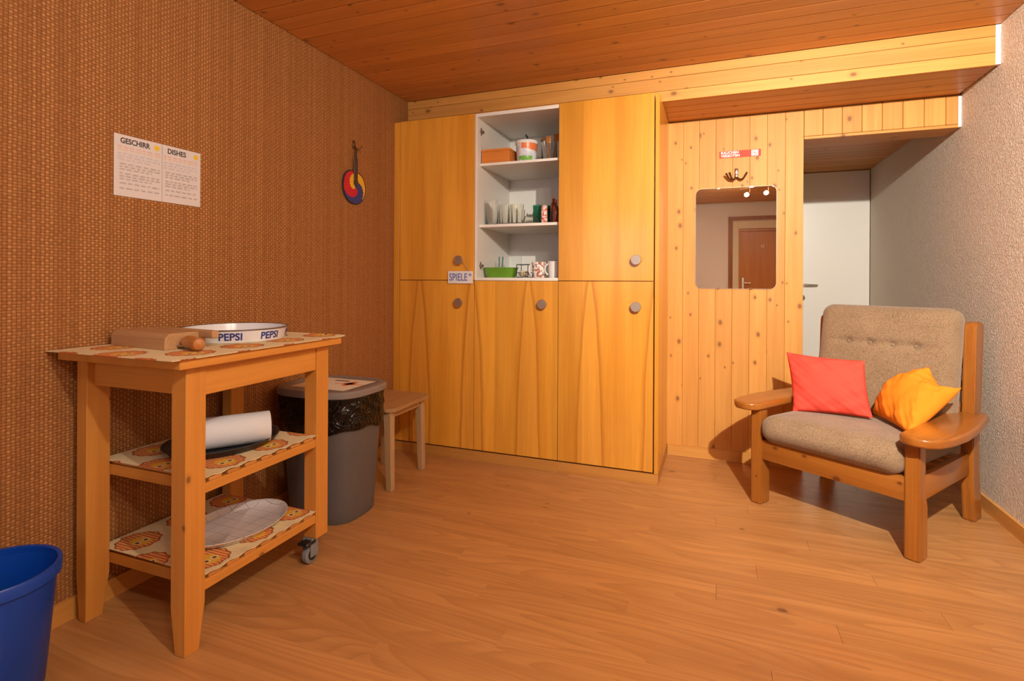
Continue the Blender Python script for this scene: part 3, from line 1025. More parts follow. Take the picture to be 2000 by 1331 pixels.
for k, (dx, dy, tx, hh) in enumerate(((0.010, 0.012, 0.022, 0.150), (-0.004, -0.010, -0.004, 0.135))):
    bm = bmesh.new()
    bx, by = -0.912 + dx, 3.03 + dy
    b_cyl(bm, (bx, by, S1 + 0.007), (bx + tx, by, S1 + hh - 0.025), 0.005)
    b_rbox_tmp = bmesh.new(); b_rbox(b_rbox_tmp, 0.030, 0.012, 0.045, 0.0058, (6, 4, 8))
    merge(bm, b_rbox_tmp, lambda c: c + Vector((bx + tx, by, S1 + hh)))
    single('wooden_spoon', bm, 'turned', ('taller brown wooden spoon in the glass jar', 'shorter brown wooden spoon in the glass jar')[k], 'spoon', sm=50)
t = thing('kitchen_tool', 'black handled kitchen tool standing behind the printed bucket', 'kitchen tool', (-1.095, 3.09, S1))
bm = bmesh.new()
b_box(bm, -1.108, -1.064, 3.082, 3.098, S1, S1 + 0.14, 0.004)
part('grip', bm, 'black', t)
bm = bmesh.new()
b_tube(bm, [(-1.098, 3.09, S1 + 0.138), (-1.096, 3.09, S1 + 0.185), (-1.088, 3.09, S1 + 0.198), (-1.079, 3.09, S1 + 0.185), (-1.074, 3.09, S1 + 0.138)], 0.0055, 8)
part('loop', bm, 'black', t, 40)

# middle shelf: glasses
def tumbler(x, y, r, h, mat, label, name='drinking_glass', group='glasses on the middle shelf', flare=1.0):
    bm = bmesh.new()
    b_lathe(bm, [(r * 0.86, 0), (r * 0.90, 0.002), (r * flare, h), (r * flare - 0.0022, h), (r * 0.88 - 0.002, 0.010), (0.0, 0.009)], (x, y, S2), 26)
    return single(name, bm, mat, label, 'glass', group, 45, kind=None)
tumbler(-1.262, 2.975, 0.040, 0.150, 'glass', 'tallest clear drinking glass, leftmost on the middle shelf')
tumbler(-1.210, 3.085, 0.036, 0.140, 'glass', 'clear drinking glass just behind the tallest one')
tumbler(-1.180, 2.965, 0.030, 0.118, 'glass', 'narrow clear glass in front, second on the middle shelf')
tumbler(-1.140, 3.080, 0.040, 0.135, 'glass', 'wide clear glass with thick rim behind the narrow one', flare=1.08)
tumbler(-1.120, 2.955, 0.027, 0.095, 'glass', 'low clear glass in front of the cream cover plate')
tumbler(-1.075, 2.965, 0.025, 0.085, 'glass', 'lowest clear glass beside the clear carafe')
bm = bmesh.new(); b_cyl(bm, (-1.2915, 2.9460, S2 + 0.045), (-1.2925, 2.9445, S2 + 0.045), 0.006, seg=10)
bm.free()
bm = bmesh.new()
b_lathe(bm, [(0.050, 0), (0.054, 0.004), (0.051, 0.022), (0.036, 0.045), (0.024, 0.056), (0.024, 0.066), (0.0218, 0.066), (0.0218, 0.056), (0.034, 0.043), (0.048, 0.020), (0.050, 0.006), (0.0, 0.006)], (-1.018, 2.985, S2), 30)
single('glass_carafe', bm, 'glass', 'squat clear glass carafe with broad base in front of the green glasses', 'carafe', sm=45)
tumbler(-1.010, 3.105, 0.034, 0.128, 'gglass', 'green drinking glass behind the clear carafe', group='green glasses')
tumbler(-0.948, 3.110, 0.034, 0.122, 'gglass2', 'dark green drinking glass behind the short white and red bottle', group='green glasses')

def bottle(x, y, r, h, mat, label, capmat, sh=0.62):
    t = thing('small_bottle', label, 'bottle', (x, y, S2), group='small bottles')
    bm = bmesh.new()
    b_lathe(bm, [(r * 0.92, 0), (r, 0.003), (r, h * sh), (r * 0.8, h * (sh + 0.08)), (r * 0.42, h * (sh + 0.16)), (r * 0.40, h * 0.90), (0, h * 0.90)], (x, y, S2), 22)
    part('bottle_body', bm, mat, t, 40)
    bm = bmesh.new()
    b_cyl(bm, (x, y, S2 + h * 0.885), (x, y, S2 + h), r * 0.5, seg=16)
    part('cap', bm, capmat, t, 40)
bm = bmesh.new()
b_lathe(bm, [(0.017, 0), (0.0185, 0.003), (0.0185, 0.090), (0.016, 0.096), (0.016, 0.104), (0, 0.104)], (-0.928, 2.965, S2), 22)
single('small_bottle', bm, 'labelp', 'short white and red bottle standing right of the clear carafe', 'bottle', 'small bottles', 40)
bottle(-0.888, 3.02, 0.020, 0.170, 'brownred', 'tall brown red bottle with gold cap on the middle shelf', 'string')
bottle(-0.858, 2.962, 0.016, 0.135, 'brownred', 'slim dark red bottle at the right edge of the middle shelf', 'pinkred')

# bottom compartment
t = thing('green_basket', 'translucent green plastic basket on the lowest open shelf', 'basket', (-1.205, 2.985, S3))
bm = bmesh.new()
rg = [(0.86, 0), (1.0, 0.055), (1.04, 0.058), (1.04, 0.061), (0.985, 0.060), (0.85, 0.004), (0.0, 0.004)]
b_lathe(bm, rg, (-1.205, 2.985, S3), 48, 0.098, 0.060, 4.0)
part('tub', bm, 'greenp', t, 35)
bm = bmesh.new(); b_rbox(bm, 0.070, 0.045, 0.026, 0.008, (6, 6, 3))
bm.transform(Matrix.Translation((-1.190, 2.98, S3 + 0.019)) @ Matrix.Rotation(0.3, 4, 'Z'))
single('brown_pouch', bm, 'leather', 'brown pouch lying inside the green basket', 'pouch', sm=50)
for k, (xx, tx) in enumerate(((-1.248, -0.003), (-1.232, 0.005))):
    bm = bmesh.new()
    b_tube(bm, [(xx, 3.062, S3 + 0.0015), (xx + tx, 3.066, S3 + 0.125), (xx + tx * 1.1, 3.067, S3 + 0.132)], [0.0042, 0.0042, 0.002], 10)
    single('pen', bm, 'teal', ('left one of two upright teal pens behind the green basket', 'right one of two upright teal pens behind the green basket')[k], 'pen', 'teal pens', 40)
bm = bmesh.new()
b_box(bm, -1.245, -1.135, 3.150, 3.154, S3, S3 + 0.135, 0.001)
b_box(bm, -1.245, -1.135, 3.154, 3.200, S3, S3 + 0.004, 0.001)
single('acrylic_stand', bm, 'acrylic', 'clear acrylic stand behind the two teal pens', 'stand')
t = thing('wire_basket', 'small black wire basket between the green basket and the floral mug', 'basket', (-1.055, 2.985, S3))
bm = bmesh.new()
x0, x1, y0, y1 = -1.090, -1.020, 2.945, 3.025
for z in (0.003, 0.030, 0.078):
    b_tube(bm, [(x0, y0, S3 + z), (x1, y0, S3 + z), (x1, y1, S3 + z), (x0, y1, S3 + z)], 0.0024, 6, True)
for (a, b) in ((x0, y0), (x1, y0), (x1, y1), (x0, y1)):
    b_cyl(bm, (a, b, S3), (a, b, S3 + 0.079), 0.0024, seg=6)
for k in range(1, 5):
    xx = x0 + (x1 - x0) * k / 5
    b_tube(bm, [(xx, y0, S3 + 0.030), (xx, y0, S3 + 0.003), (xx, y1, S3 + 0.003), (xx, y1, S3 + 0.030)], 0.0015, 6)
part('wire_frame', bm, 'blackwire', t, 40)
for k, (a, b, z, r) in enumerate(((-1.066, 2.972, 0.024, 0.019), (-1.040, 2.985, 0.023, 0.018), (-1.056, 3.004, 0.022, 0.017))):
    bm = bmesh.new()
    bmesh.ops.create_uvsphere(bm, u_segments=16, v_segments=10, radius=r)
    bm.transform(Matrix.Translation((a, b, S3 + z)) @ Matrix.Diagonal((1.0, 0.85, 1.0, 1)))
    single('shell', bm, 'cream', ('largest cream shell at the front of the black wire basket', 'right cream shell in the black wire basket', 'rear cream shell in the black wire basket')[k], 'shell', 'cream shells', 60)

def mug(x, y, r, h, mat, label, ha):
    t = thing('mug', label, 'mug', (x, y, S3), group='mugs in the open cupboard')
    bm = bmesh.new()
    b_lathe(bm, [(r * 0.80, 0), (r * 0.86, 0.003), (r * 0.98, h * 0.5), (r, h), (r - 0.004, h), (r - 0.006, h * 0.5), (r * 0.78, 0.007), (0, 0.006)], (x, y, S3), 30)
    part('mug_body', bm, mat, t, 45)
    bm = bmesh.new()
    pts = []
    for i in range(11):
        a = -1.25 + 2.5 * i / 10
        rr = r * 0.90 + 0.026 * cos(a) - 0.004
        pts.append((x + rr * cos(ha), y + rr * sin(ha), S3 + h * 0.52 + 0.031 * sin(a) * h / 0.09))
    b_tube(bm, pts, 0.0045, 8)
    part('mug_handle', bm, 'ceramic', t, 60)
mug(-0.965, 2.985, 0.043, 0.092, 'floral', 'floral printed mug with white handle in the open cupboard', radians(205))
mug(-0.872, 2.985, 0.036, 0.096, 'ceramic', 'plain white mug at the right edge of the open cupboard', radians(205))

# ================================================================== BACK WALL FITTINGS
YW = YB - 0.0005
t = thing('wall_mirror', 'frameless rounded wall mirror hung on the pine boards', 'mirror', (0.112, YW, 1.026))
fz = lambda a, b, h: Vector((a, h, b))
bm = bmesh.new(); b_prism(bm, rrect(-0.110, 0.335, 1.027, 1.630, 0.035), fz, YW, YW - 0.006)
part('backing_plate', bm, 'edge', t)
bm = bmesh.new(); b_prism(bm, rrect(-0.1085, 0.3335, 1.0285, 1.6285, 0.034), fz, YW - 0.0061, YW - 0.0068)
part('mirror_glass', bm, 'mirror', t)
for (a, b) in ((0.02, 1.030), (0.20, 1.030), (0.02, 1.627), (0.20, 1.627)):
    bm = bmesh.new()
    b_box(bm, a - 0.008, a + 0.008, YW - 0.009, YW - 0.0001, b - 0.005, b + 0.005, 0.001)
    part('clip', bm, 'chrome', t)

t = thing('coat_hook', 'dark bronze triple coat hook above the mirror', 'hook', (0.118, YW, 1.672))
bm = bmesh.new()
b_box(bm, 0.108, 0.128, YW - 0.006, YW, 1.695, 1.742, 0.003)
b_rbox_tmp = bmesh.new(); b_rbox(b_rbox_tmp, 0.018, 0.016, 0.026, 0.0075, (5, 5, 5))
merge(bm, b_rbox_tmp, lambda c: c + Vector((0.118, YW - 0.012, 1.695)))
part('plate', bm, 'steel', t, 50)
for dx, dy in ((-0.058, -0.035), (0.056, -0.030), (-0.040, -0.052)):
    bm = bmesh.new()
    pts = []
    for i in range(9):
        f = i / 8
        pts.append((0.118 + dx * f, YW - 0.014 + dy * f, 1.690 - 0.030 * sin(pi * f * 0.75) + 0.040 * f * f))
    b_tube(bm, pts, [0.005] * 7 + [0.0055, 0.0065], 8)
    part('prong', bm, 'bronze', t, 50)

t = thing('no_smoking_sign', 'narrow red sign reading RAUCHEN VERBOTEN above the coat hook', 'sign', (0.137, YW, 1.808))
bm = bmesh.new(); b_prism(bm, rrect(0.024, 0.250, 1.808, 1.848, 0.003), fz, YW, YW - 0.003)
bd = part('plate', bm, 'red_sign', t)
bm = bmesh.new()
merge(bm, text_bm('RAUCHEN', 0.021, 0.0003, 'LEFT', 1.0, 0.0004), lambda c: Vector((0.032 + c.x, YW - 0.0034 - c.z, 1.8375 + c.y)))
merge(bm, text_bm('VERBOTEN', 0.021, 0.0003, 'LEFT', 1.0, 0.0004), lambda c: Vector((0.032 + c.x, YW - 0.0034 - c.z, 1.8185 + c.y)))
part('lettering', bm, 'white_print', bd)
bm = bmesh.new(); b_prism(bm, rrect(0.199, 0.236, 1.811, 1.845, 0.002), fz, YW - 0.003, YW - 0.0034)
part('pictogram_panel', bm, 'white_print', bd)
bm = bmesh.new()
ring = [(0.2175 + 0.0135 * cos(2 * pi * i / 24), YW - 0.0036, 1.828 + 0.0135 * sin(2 * pi * i / 24)) for i in range(24)]
b_tube(bm, ring, 0.0013, 6, True)
b_tube(bm, [(0.2085, YW - 0.0036, 1.8375), (0.2265, YW - 0.0036, 1.8185)], 0.0013, 6)
b_box(bm, 0.2105, 0.2245, YW - 0.0038, YW - 0.0035, 1.8265, 1.8295)
part('pictogram', bm, 'red_sign', bd)

# ================================================================== LEFT WALL FITTINGS
XW = XL + 0.0015
t = thing('notice_sheet', 'white two-page handwritten notice headed GESCHIRR and DISHES on the woven wall', 'notice', (XW, 1.357, 1.350))
NY0, NY1, NZ0, NZ1 = 1.197, 1.519, 1.351, 1.561
NYM = 1.364
sh = []
for i, (a, b) in enumerate(((NY0, NYM - 0.0006), (NYM + 0.0006, NY1))):
    bm = bmesh.new(); b_box(bm, XW, XW + 0.001, a, b, NZ0, NZ1, 0.0002)
    sh.append(part('sheet', bm, 'paper', t))
XI = XW + 0.0013
def wall_text(bm, s, size, y, z, sx=1.0, bold=0.0):
    merge(bm, text_bm(s, size, 0.0002, 'LEFT', sx, bold), lambda c: Vector((XI + c.z, y + c.x, z + c.y)))
bm = bmesh.new(); wall_text(bm, 'GESCHIRR', 0.026, NY0 + 0.020, 1.540, 0.85, 0.0007); part('heading', bm, 'ink', sh[0])
bm = bmesh.new(); wall_text(bm, 'DISHES', 0.026, NYM + 0.020, 1.540, 0.90, 0.0007); part('heading', bm, 'ink', sh[1])
def scribble(bm, y0, y1, z, amp=0.0026, seed=0, th=0.0009):
    """one line of illegible handwriting as a thin zig-zag ribbon with word gaps"""
    rr = random.Random(seed)
    y = y0
    while y < y1:
        wl = rr.uniform(0.010, 0.024)
        yy = y
        pts = []
        k = 0
        while yy < min(y + wl, y1):
            a = amp * (1.8 if rr.random() < 0.2 else 1.0)
            pts.append((yy, z + (a if k % 2 else -amp * 0.8)))
            yy += rr.uniform(0.0014, 0.0024); k += 1
        for (p, q) in zip(pts[:-1], pts[1:]):
            vs = [bm.verts.new((XI, p[0], p[1] - th)), bm.verts.new((XI, q[0], q[1] - th)), bm.verts.new((XI, q[0], q[1] + th)), bm.verts.new((XI, p[0], p[1] + th))]
            bm.faces.new(vs)
        y += wl + 0.005
for pg, (a, b) in enumerate(((NY0 + 0.012, NYM - 0.008), (NYM + 0.006, NY1 - 0.014))):
    for nm, mt, rows in (('red_writing', 'inkred', (1.519, )), ('orange_writing', 'inkorange', (1.510,)),
                         ('blue_writing', 'inkblue', (1.496, 1.486, 1.476)), ('grey_writing', 'inkgrey', (1.461, 1.452, 1.443, 1.428, 1.419, 1.410, 1.395, 1.378))):
        bm = bmesh.new()
        for k, z in enumerate(rows):
            scribble(bm, a + (0.006 if nm == 'grey_writing' else 0), b - (0.03 if k % 3 == 2 else 0.0), z, seed=pg * 50 + k + len(rows) * 7, th=0.0010)
        part(nm, bm, mt, sh[pg])
    bm = bmesh.new(); b_cyl(bm, (XI - 0.0002, b - 0.012 + 0.006 * pg, 1.541), (XI + 0.0002, b - 0.012 + 0.006 * pg, 1.541), 0.0095, seg=20)
    part('yellow_dot', bm, 'yellow', sh[pg])

# crocheted pot holder
t = thing('pot_holder', 'round crocheted pot holder with red yellow blue swirl on a leather loop', 'pot holder', (XW, 2.467, 1.49))
bm = bmesh.new()
cy0, cz0 = 2.468, 1.583
NR, NA = 14, 96
mats_ = ['wool_red', 'wool_yellow', 'wool_blue', 'wool_dark']
grid = []
def outline(a):
    ry, rz = 0.100, 0.093
    k = 1.0 + 0.10 * max(0, cos(a - radians(128))) ** 6 + 0.05 * max(0, cos(a - radians(48))) ** 8
    return ry * k, rz * k
for i in range(NR + 1):
    f = i / NR
    row_ = []
    for j in range(NA):
        a = 2 * pi * j / NA
        ry, rz = outline(a)
        row_.append(bm.verts.new((XW + 0.012 - 0.004 * f ** 4, cy0 + ry * f * cos(a), cz0 + rz * f * sin(a))))
    grid.append(row_)
back = [bm.verts.new((XW + 0.001, v.co.y, v.co.z)) for v in grid[-1]]
for i in range(NR):
    for j in range(NA):
        q = (grid[i][j], grid[i][(j + 1) % NA], grid[i + 1][(j + 1) % NA], grid[i + 1][j])
        fc = bm.faces.new(q)
        a = 2 * pi * (j + 0.5) / NA
        f = (i + 0.5) / NR
        sw = (a + 3.3 * f) % (2 * pi)
        fc.material_index = 3 if i == NR - 1 else (2 if 0.16 < sw < 2.25 else (1 if 2.25 <= sw < 4.35 else 0))
for j in range(NA):
    fc = bm.faces.new((grid[-1][j], grid[-1][(j + 1) % NA], back[(j + 1) % NA], back[j])); fc.material_index = 3
fc = bm.faces.new(back[::-1]); fc.material_index = 3
bmesh.ops.remove_doubles(bm, verts=bm.verts, dist=1e-6)
part('crochet_disc', bm, mats_, t)
bm = bmesh.new()
b_box(bm, XW + 0.013, XW + 0.018, 2.452, 2.484, 1.597, 1.745, 0.002)
b_cyl(bm, (XW + 0.013, 2.468, 1.612), (XW + 0.021, 2.468, 1.612), 0.017, seg=20)
part('leather_strap', bm, 'leather', t)
bm = bmesh.new()
b_tube(bm, [(XW + 0.015, 2.462, 1.740), (XW + 0.014, 2.464, 1.790), (XW + 0.013, 2.468, 1.815), (XW + 0.014, 2.474, 1.790), (XW + 0.015, 2.474, 1.740)], 0.0035, 6)
part('loop', bm, 'leather', t)
t = thing('wall_hook', 'small dark metal hook holding the pot holder on the woven wall', 'hook', (XW, 2.468, 1.78))
bm = bmesh.new()
b_box(bm, XW - 0.001, XW + 0.006, 2.458, 2.476, 1.800, 1.848, 0.002)
b_tube(bm, [(XW + 0.005, 2.468, 1.806), (XW + 0.024, 2.470, 1.794), (XW + 0.036, 2.478, 1.800), (XW + 0.040, 2.490, 1.816)], 0.004, 8)
part('hook_body', bm, 'bronze', t, 40)

# ================================================================== KITCHEN CART
CX0, CX1, CY0, CY1 = -1.863, -1.387, 1.075, 1.667
t = cart = thing('kitchen_cart', 'orange birch kitchen cart with two slatted shelves and castors against the woven wall', 'cart', (-1.625, 1.371, 0))
ZT = 0.848
bm = bmesh.new(); b_box(bm, -1.886, -1.356, 1.034, 1.704, 0.819, ZT, 0.003)
part('tabletop', bm, 'cart_y', t)
LW, LD = 0.048, 0.064
def leg(x0, x1, y0, y1, z0, taper, sx, sy):
    bm = bmesh.new()
    if not taper:
        b_box(bm, x0, x1, y0, y1, z0, 0.8185, 0.002)
    else:
        # lower end tapers on the inner faces
        zt = 0.13
        xi, yi = (x0, x1) if sx > 0 else (x1, x0), (y0, y1) if sy > 0 else (y1, y0)
        def ring(z, k):
            xa, xb = xi; ya, yb = yi
            xa2 = xa + (xb - xa) * 0.30 * k; ya2 = ya + (yb - ya) * 0.0; yb2 = yb - (yb - ya) * 0.30 * k
            return [bm.verts.new((xa2, ya2, z)), bm.verts.new((xb, ya2, z)), bm.verts.new((xb, yb2, z)), bm.verts.new((xa2, yb2, z))]
        R = [ring(0.0, 1), ring(zt, 0), ring(0.8185, 0)]
        for i in range(2):
            for k in range(4):
                bm.faces.new((R[i][k], R[i][(k + 1) % 4], R[i + 1][(k + 1) % 4], R[i + 1][k]))
        bm.faces.new(R[0][::-1]); bm.faces.new(R[2])
        bmesh.ops.recalc_face_normals(bm, faces=bm.faces)
        bmesh.ops.bevel(bm, geom=[e for e in bm.edges], offset=0.0018, segments=1, affect='EDGES')
    return part('leg', bm, 'cart', t)
lg = [leg(CX1 - LW - 0.010, CX1, CY0, CY0 + LD, 0, True, 1, 1), leg(CX0, CX0 + LW, CY0, CY0 + LD + 0.006, 0, True, 1, 1),
      leg(CX1 - LW - 0.010, CX1, CY1 - LD, CY1, 0.098, False, 1, 1), leg(CX0, CX0 + LW, CY1 - LD, CY1, 0.098, False, 1, 1)]
for b, mt in (((CX1 - 0.024, CX1 - 0.006, CY0 + LD, CY1 - LD, 0.730, 0.8185), 'cart_y'), ((CX0 + 0.006, CX0 + 0.024, CY0 + LD, CY1 - LD, 0.730, 0.8185), 'cart_y'),
              ((CX0 + LW, CX1 - LW - 0.010, CY0 + 0.022, CY0 + 0.040, 0.735, 0.8185), 'cart_x'), ((CX0 + LW, CX1 - LW - 0.010, CY1 - 0.030, CY1 - 0.012, 0.735, 0.8185), 'cart_x')):
    bm = bmesh.new(); b_box(bm, *b, 0.0015); part('apron', bm, mt, t)
SL = [0.472, 0.188]
for zs in SL:
    for b, mt in (((CX1 - 0.022, CX1 - 0.003, CY0 + LD, CY1 - LD, zs - 0.030, zs - 0.001), 'cart_y'), ((CX0 + 0.003, CX0 + 0.022, CY0 + LD, CY1 - LD, zs - 0.030, zs - 0.001), 'cart_y'),
                  ((CX0 + 0.023, CX1 - 0.023, CY0 + LD + 0.0065, CY0 + LD + 0.024, zs - 0.034, zs - 0.001), 'cart_x'), ((CX0 + 0.023, CX1 - 0.023, CY1 - LD - 0.024, CY1 - LD - 0.001, zs - 0.034, zs - 0.001), 'cart_x')):
        bm = bmesh.new(); b_box(bm, *b, 0.0015); part('shelf_rail', bm, mt, t)
    n = 7
    y0, y1 = CY0 + LD + 0.004, CY1 - LD - 0.004
    pit = (y1 - y0) / n
    for k in range(n):
        bm = bmesh.new()
        a = y0 + pit * k + pit * 0.16
        b_box(bm, CX0 + 0.004, CX1 - 0.004, a, a + pit * 0.68, zs, zs + 0.011, 0.001)
        part('slat', bm, 'slat', t)
for (xa, ya) in ((CX1 - 0.034, CY1 - LD / 2 - 0.008), (CX0 + 0.024, CY1 - LD / 2 - 0.008)):
    ca = thing_parent = None
    bm = bmesh.new()
    b_box(bm, xa - 0.022, xa + 0.022, ya - 0.030, ya + 0.028, 0.092, 0.0975, 0.001)
    b_box(bm, xa - 0.020, xa - 0.014, ya - 0.034, ya + 0.004, 0.030, 0.092, 0.001)
    b_box(bm, xa + 0.014, xa + 0.020, ya - 0.034, ya + 0.004, 0.030, 0.092, 0.001)
    caster = part('caster', bm, 'rubber', t)
    bm = bmesh.new()
    b_box(bm, xa - 0.024, xa + 0.024, ya - 0.060, ya - 0.010, 0.078, 0.091, 0.004)
    part('brake', bm, 'black', caster)
    bm = bmesh.new()
    pr = [(0.010, -0.011), (0.030, -0.011), (0.0345, -0.009), (0.036, 0), (0.0345, 0.009), (0.030, 0.011), (0.010, 0.011)]
    b_lathe(bm, pr, (0, 0, 0), 28, closed=True)
    bm.transform(Matrix.Translation((xa, ya - 0.016, 0.0362)) @ Matrix.Rotation(pi / 2, 4, 'Y'))
    part('wheel', bm, 'rubber', caster, 35)
    bm = bmesh.new(); b_cyl(bm, (xa - 0.0125, ya - 0.016, 0.0362), (xa + 0.0125, ya - 0.016, 0.0362), 0.022, seg=20)
    part('wheel_hub', bm, 'black', caster, 35)

def cloth(name, x0, x1, y0, y1, z, mat, label, sag, th=0.0022, lift=None, origin=None):
    bm = bmesh.new()
    nx, ny = 24, 44
    top, bot = [], []
    for i in range(nx + 1):
        ra, rb = [], []
        for j in range(ny + 1):
            u, v = i / nx, j / ny
            xx = x0 + (x1 - x0) * u; yy = y0 + (y1 - y0) * v
            zz = z + sag(u, v)
            ra.append(bm.verts.new((xx, yy, zz + th))); rb.append(bm.verts.new((xx, yy, zz)))
        top.append(ra); bot.append(rb)
    for i in range(nx):
        for j in range(ny):
            bm.faces.new((top[i][j], top[i + 1][j], top[i + 1][j + 1], top[i][j + 1]))
            bm.faces.new((bot[i][j], bot[i][j + 1], bot[i + 1][j + 1], bot[i + 1][j]))
    for i in range(nx):
        bm.faces.new((top[i][0], bot[i][0], bot[i + 1][0], top[i + 1][0]))
        bm.faces.new((top[i][ny], top[i + 1][ny], bot[i + 1][ny], bot[i][ny]))
    for j in range(ny):
        bm.faces.new((top[0][j], top[0][j + 1], bot[0][j + 1], bot[0][j]))
        bm.faces.new((top[nx][j], bot[nx][j], bot[nx][j + 1], top[nx][j + 1]))
    return single(name, bm, mat, label, 'mat', 'printed mats on the kitchen cart', 60)
ZM = ZT + 0.0004
cloth('table_mat', -1.882, -1.345, 1.002, 1.712, ZM, 'mat_top', 'cream mat with orange round motifs covering the cart top',
      lambda u, v: 0.004 * max(0, (v - 0.97) / 0.03) ** 2 + 0.0 * u)
def wavy(u, v):
    e = max(0.0, (u - 0.93) / 0.07)
    return 0.0005 + e * 0.0026 * (1 + sin(v * 7 * 2 * pi)) * 0.9
cloth('table_mat', CX0 + 0.006, CX1 - 0.001, CY0 + LD + 0.002, CY1 - LD - 0.002, SL[0] + 0.0112, 'mat_mid', 'cream mat with orange motifs under the black oval tray on the middle shelf', wavy)
cloth('table_mat', CX0 + 0.006, CX1 - 0.001, CY0 + LD + 0.002, CY1 - LD - 0.002, SL[1] + 0.0112, 'mat_low', 'cream mat with orange striped motifs under the checked dish on the lowest shelf', wavy)

# things on the cart top
ZK = ZM + 0.0024
t = thing('serving_tray', 'round white enamel tray with blue PEPSI lettering on the cart top', 'tray', (-1.640, 1.468, ZK))
c = (-1.640, 1.468, ZK)
bm = bmesh.new()
b_lathe(bm, [(0.163, 0), (0.166, 0.002), (0.1745, 0.044), (0.1730, 0.044), (0.164, 0.0035), (0.0, 0.003)], c, 72)
part('pan', bm, 'enamel', t, 35)
bm = bmesh.new()
b_tube(bm, [(c[0] + 0.1752 * cos(2 * pi * i / 72), c[1] + 0.1752 * sin(2 * pi * i / 72), ZK + 0.0445) for i in range(72)], 0.0022, 8, True)
part('rim', bm, 'trayrim', t, 60)
a0 = atan2(0 - c[1], 0 - c[0])
for k in range(-4, 4):
    ang = a0 - 0.10 + k * (2 * pi / 8)
    bm = bmesh.new()
    def fn(co, ang=ang):
        zz = 0.0215 + co.y
        R = 0.166 + (zz - 0.002) / 0.042 * 0.0085 + 0.0006 + co.z * 0.5
        a = ang + co.x / 0.170
        return Vector((c[0] + R * cos(a), c[1] + R * sin(a), ZK + zz))
    merge(bm, text_bm('PEPSI', 0.0345, 0.0003, 'CENTER', 0.98, 0.0009), fn)
    part('lettering', bm, 'pepsi', t)

t = thing('wooden_kitchen_box', 'worn wooden block with a turned wooden handle lying on the cart top', 'kitchen tool', (-1.70, 1.22, ZK), radians(-6))
MW[t.name] = Matrix.Translation((-1.70, 1.22, ZK)) @ Matrix.Rotation(radians(-6), 4, 'Z')
def loc_part(name, bm, mat, parent, sm=None):
    bm.transform(MW[root_of(parent).name])
    return part(name, bm, mat, parent, sm)
bm = bmesh.new()
b_prism(bm, [(-0.065, 0.0), (0.065, 0.0), (0.065, 0.030), (0.050, 0.050), (-0.050, 0.050), (-0.065, 0.036)], lambda a, b, h: Vector((h, a, b)), -0.150, 0.145)
bmesh.ops.bevel(bm, geom=list(bm.edges), offset=0.0015, segments=1, affect='EDGES')
loc_part('block', bm, 'oldwood', t)
bm = bmesh.new(); b_box(bm, -0.06, 0.215, 0.040, 0.064, 0.030, 0.0545, 0.003)
loc_part('side_rail', bm, 'oldwood', t)
bm = bmesh.new(); b_box(bm, 0.1455, 0.175, -0.030, 0.038, 0.010, 0.014, 0.001)
loc_part('blade', bm, 'steel', t)
bm = bmesh.new()
pr = [(0.0, 0.0), (0.010, 0.0), (0.012, 0.006), (0.0185, 0.014), (0.0205, 0.030), (0.0200, 0.060), (0.0170, 0.076), (0.0165, 0.082), (0.0205, 0.090), (0.0215, 0.102), (0.016, 0.113), (0.0, 0.116)]
b_lathe(bm, pr, (0, 0, 0), 26)
bm.transform(Matrix.Translation((0.150, -0.004, 0.0225)) @ Matrix.Rotation(radians(-14), 4, 'Z') @ Matrix.Rotation(pi / 2, 4, 'Y'))
loc_part('handle', bm, 'turned', t, 50)

# middle shelf: black tray with a kitchen roll
ZM1 = SL[0] + 0.0112 + 0.0030
t1c = (-1.618, 1.398)
bm = bmesh.new()
b_lathe(bm, [(0.90, 0), (0.92, 0.0015), (1.0, 0.020), (1.035, 0.022), (1.035, 0.0245), (0.985, 0.0235), (0.90, 0.005), (0.0, 0.004)], (t1c[0], t1c[1], ZM1), 64, 0.160, 0.190)
single('oval_tray', bm, 'blacktray', 'black oval tray on the middle shelf of the cart', 'tray', sm=35)
bm = bmesh.new()
zr = ZM1 + 0.0056
R = 0.053
pa, pb = Vector((-1.634, 1.288, zr + R)), Vector((-1.489, 1.478, zr + R))
d = (pb - pa)
L_ = d.length
b_lathe(bm, [(R, 0), (R, L_), (0.019, L_), (0.019, 0)], (0, 0, 0), 44, closed=True)
bm.transform(Matrix.Translation(pa) @ d.to_track_quat('Z', 'Y').to_matrix().to_4x4())
o = single('kitchen_roll', bm, 'towel', 'white kitchen paper roll lying in the black tray', 'kitchen roll', sm=35)

# lower shelf: checked oval dish
ZM2 = SL[1] + 0.0112 + 0.0030
bm = bmesh.new()
b_lathe(bm, [(0.84, 0), (0.86, 0.001), (0.93, 0.010), (0.97, 0.019), (1.0, 0.0205), (1.0, 0.0235), (0.96, 0.0225), (0.91, 0.0125), (0.85, 0.004), (0.0, 0.0035)], (-1.560, 1.402, ZM2), 72, 0.140, 0.190)
single('oval_dish', bm, 'checked', 'grey checked oval dish on the lowest shelf of the cart', 'dish', sm=40)

# ================================================================== WASTE BIN WITH BLACK BAG
bc = (-1.658, 2.025, 0)
t = thing('waste_bin', 'grey woven-look plastic waste bin with black bag behind the cart', 'waste bin', bc)
bm = bmesh.new()
NE = 3.2
prof = [(0.80, 0.0), (0.815, 0.006)] + [(0.815 + 0.155 * i / 12, 0.006 + 0.545 * i / 12) for i in range(1, 13)] + [(0.95, 0.551), (0.80, 0.012), (0.0, 0.012)]
b_lathe(bm, prof, bc, 96, 0.212, 0.186, NE)
part('bin_body', bm, 'bin', t, 45)
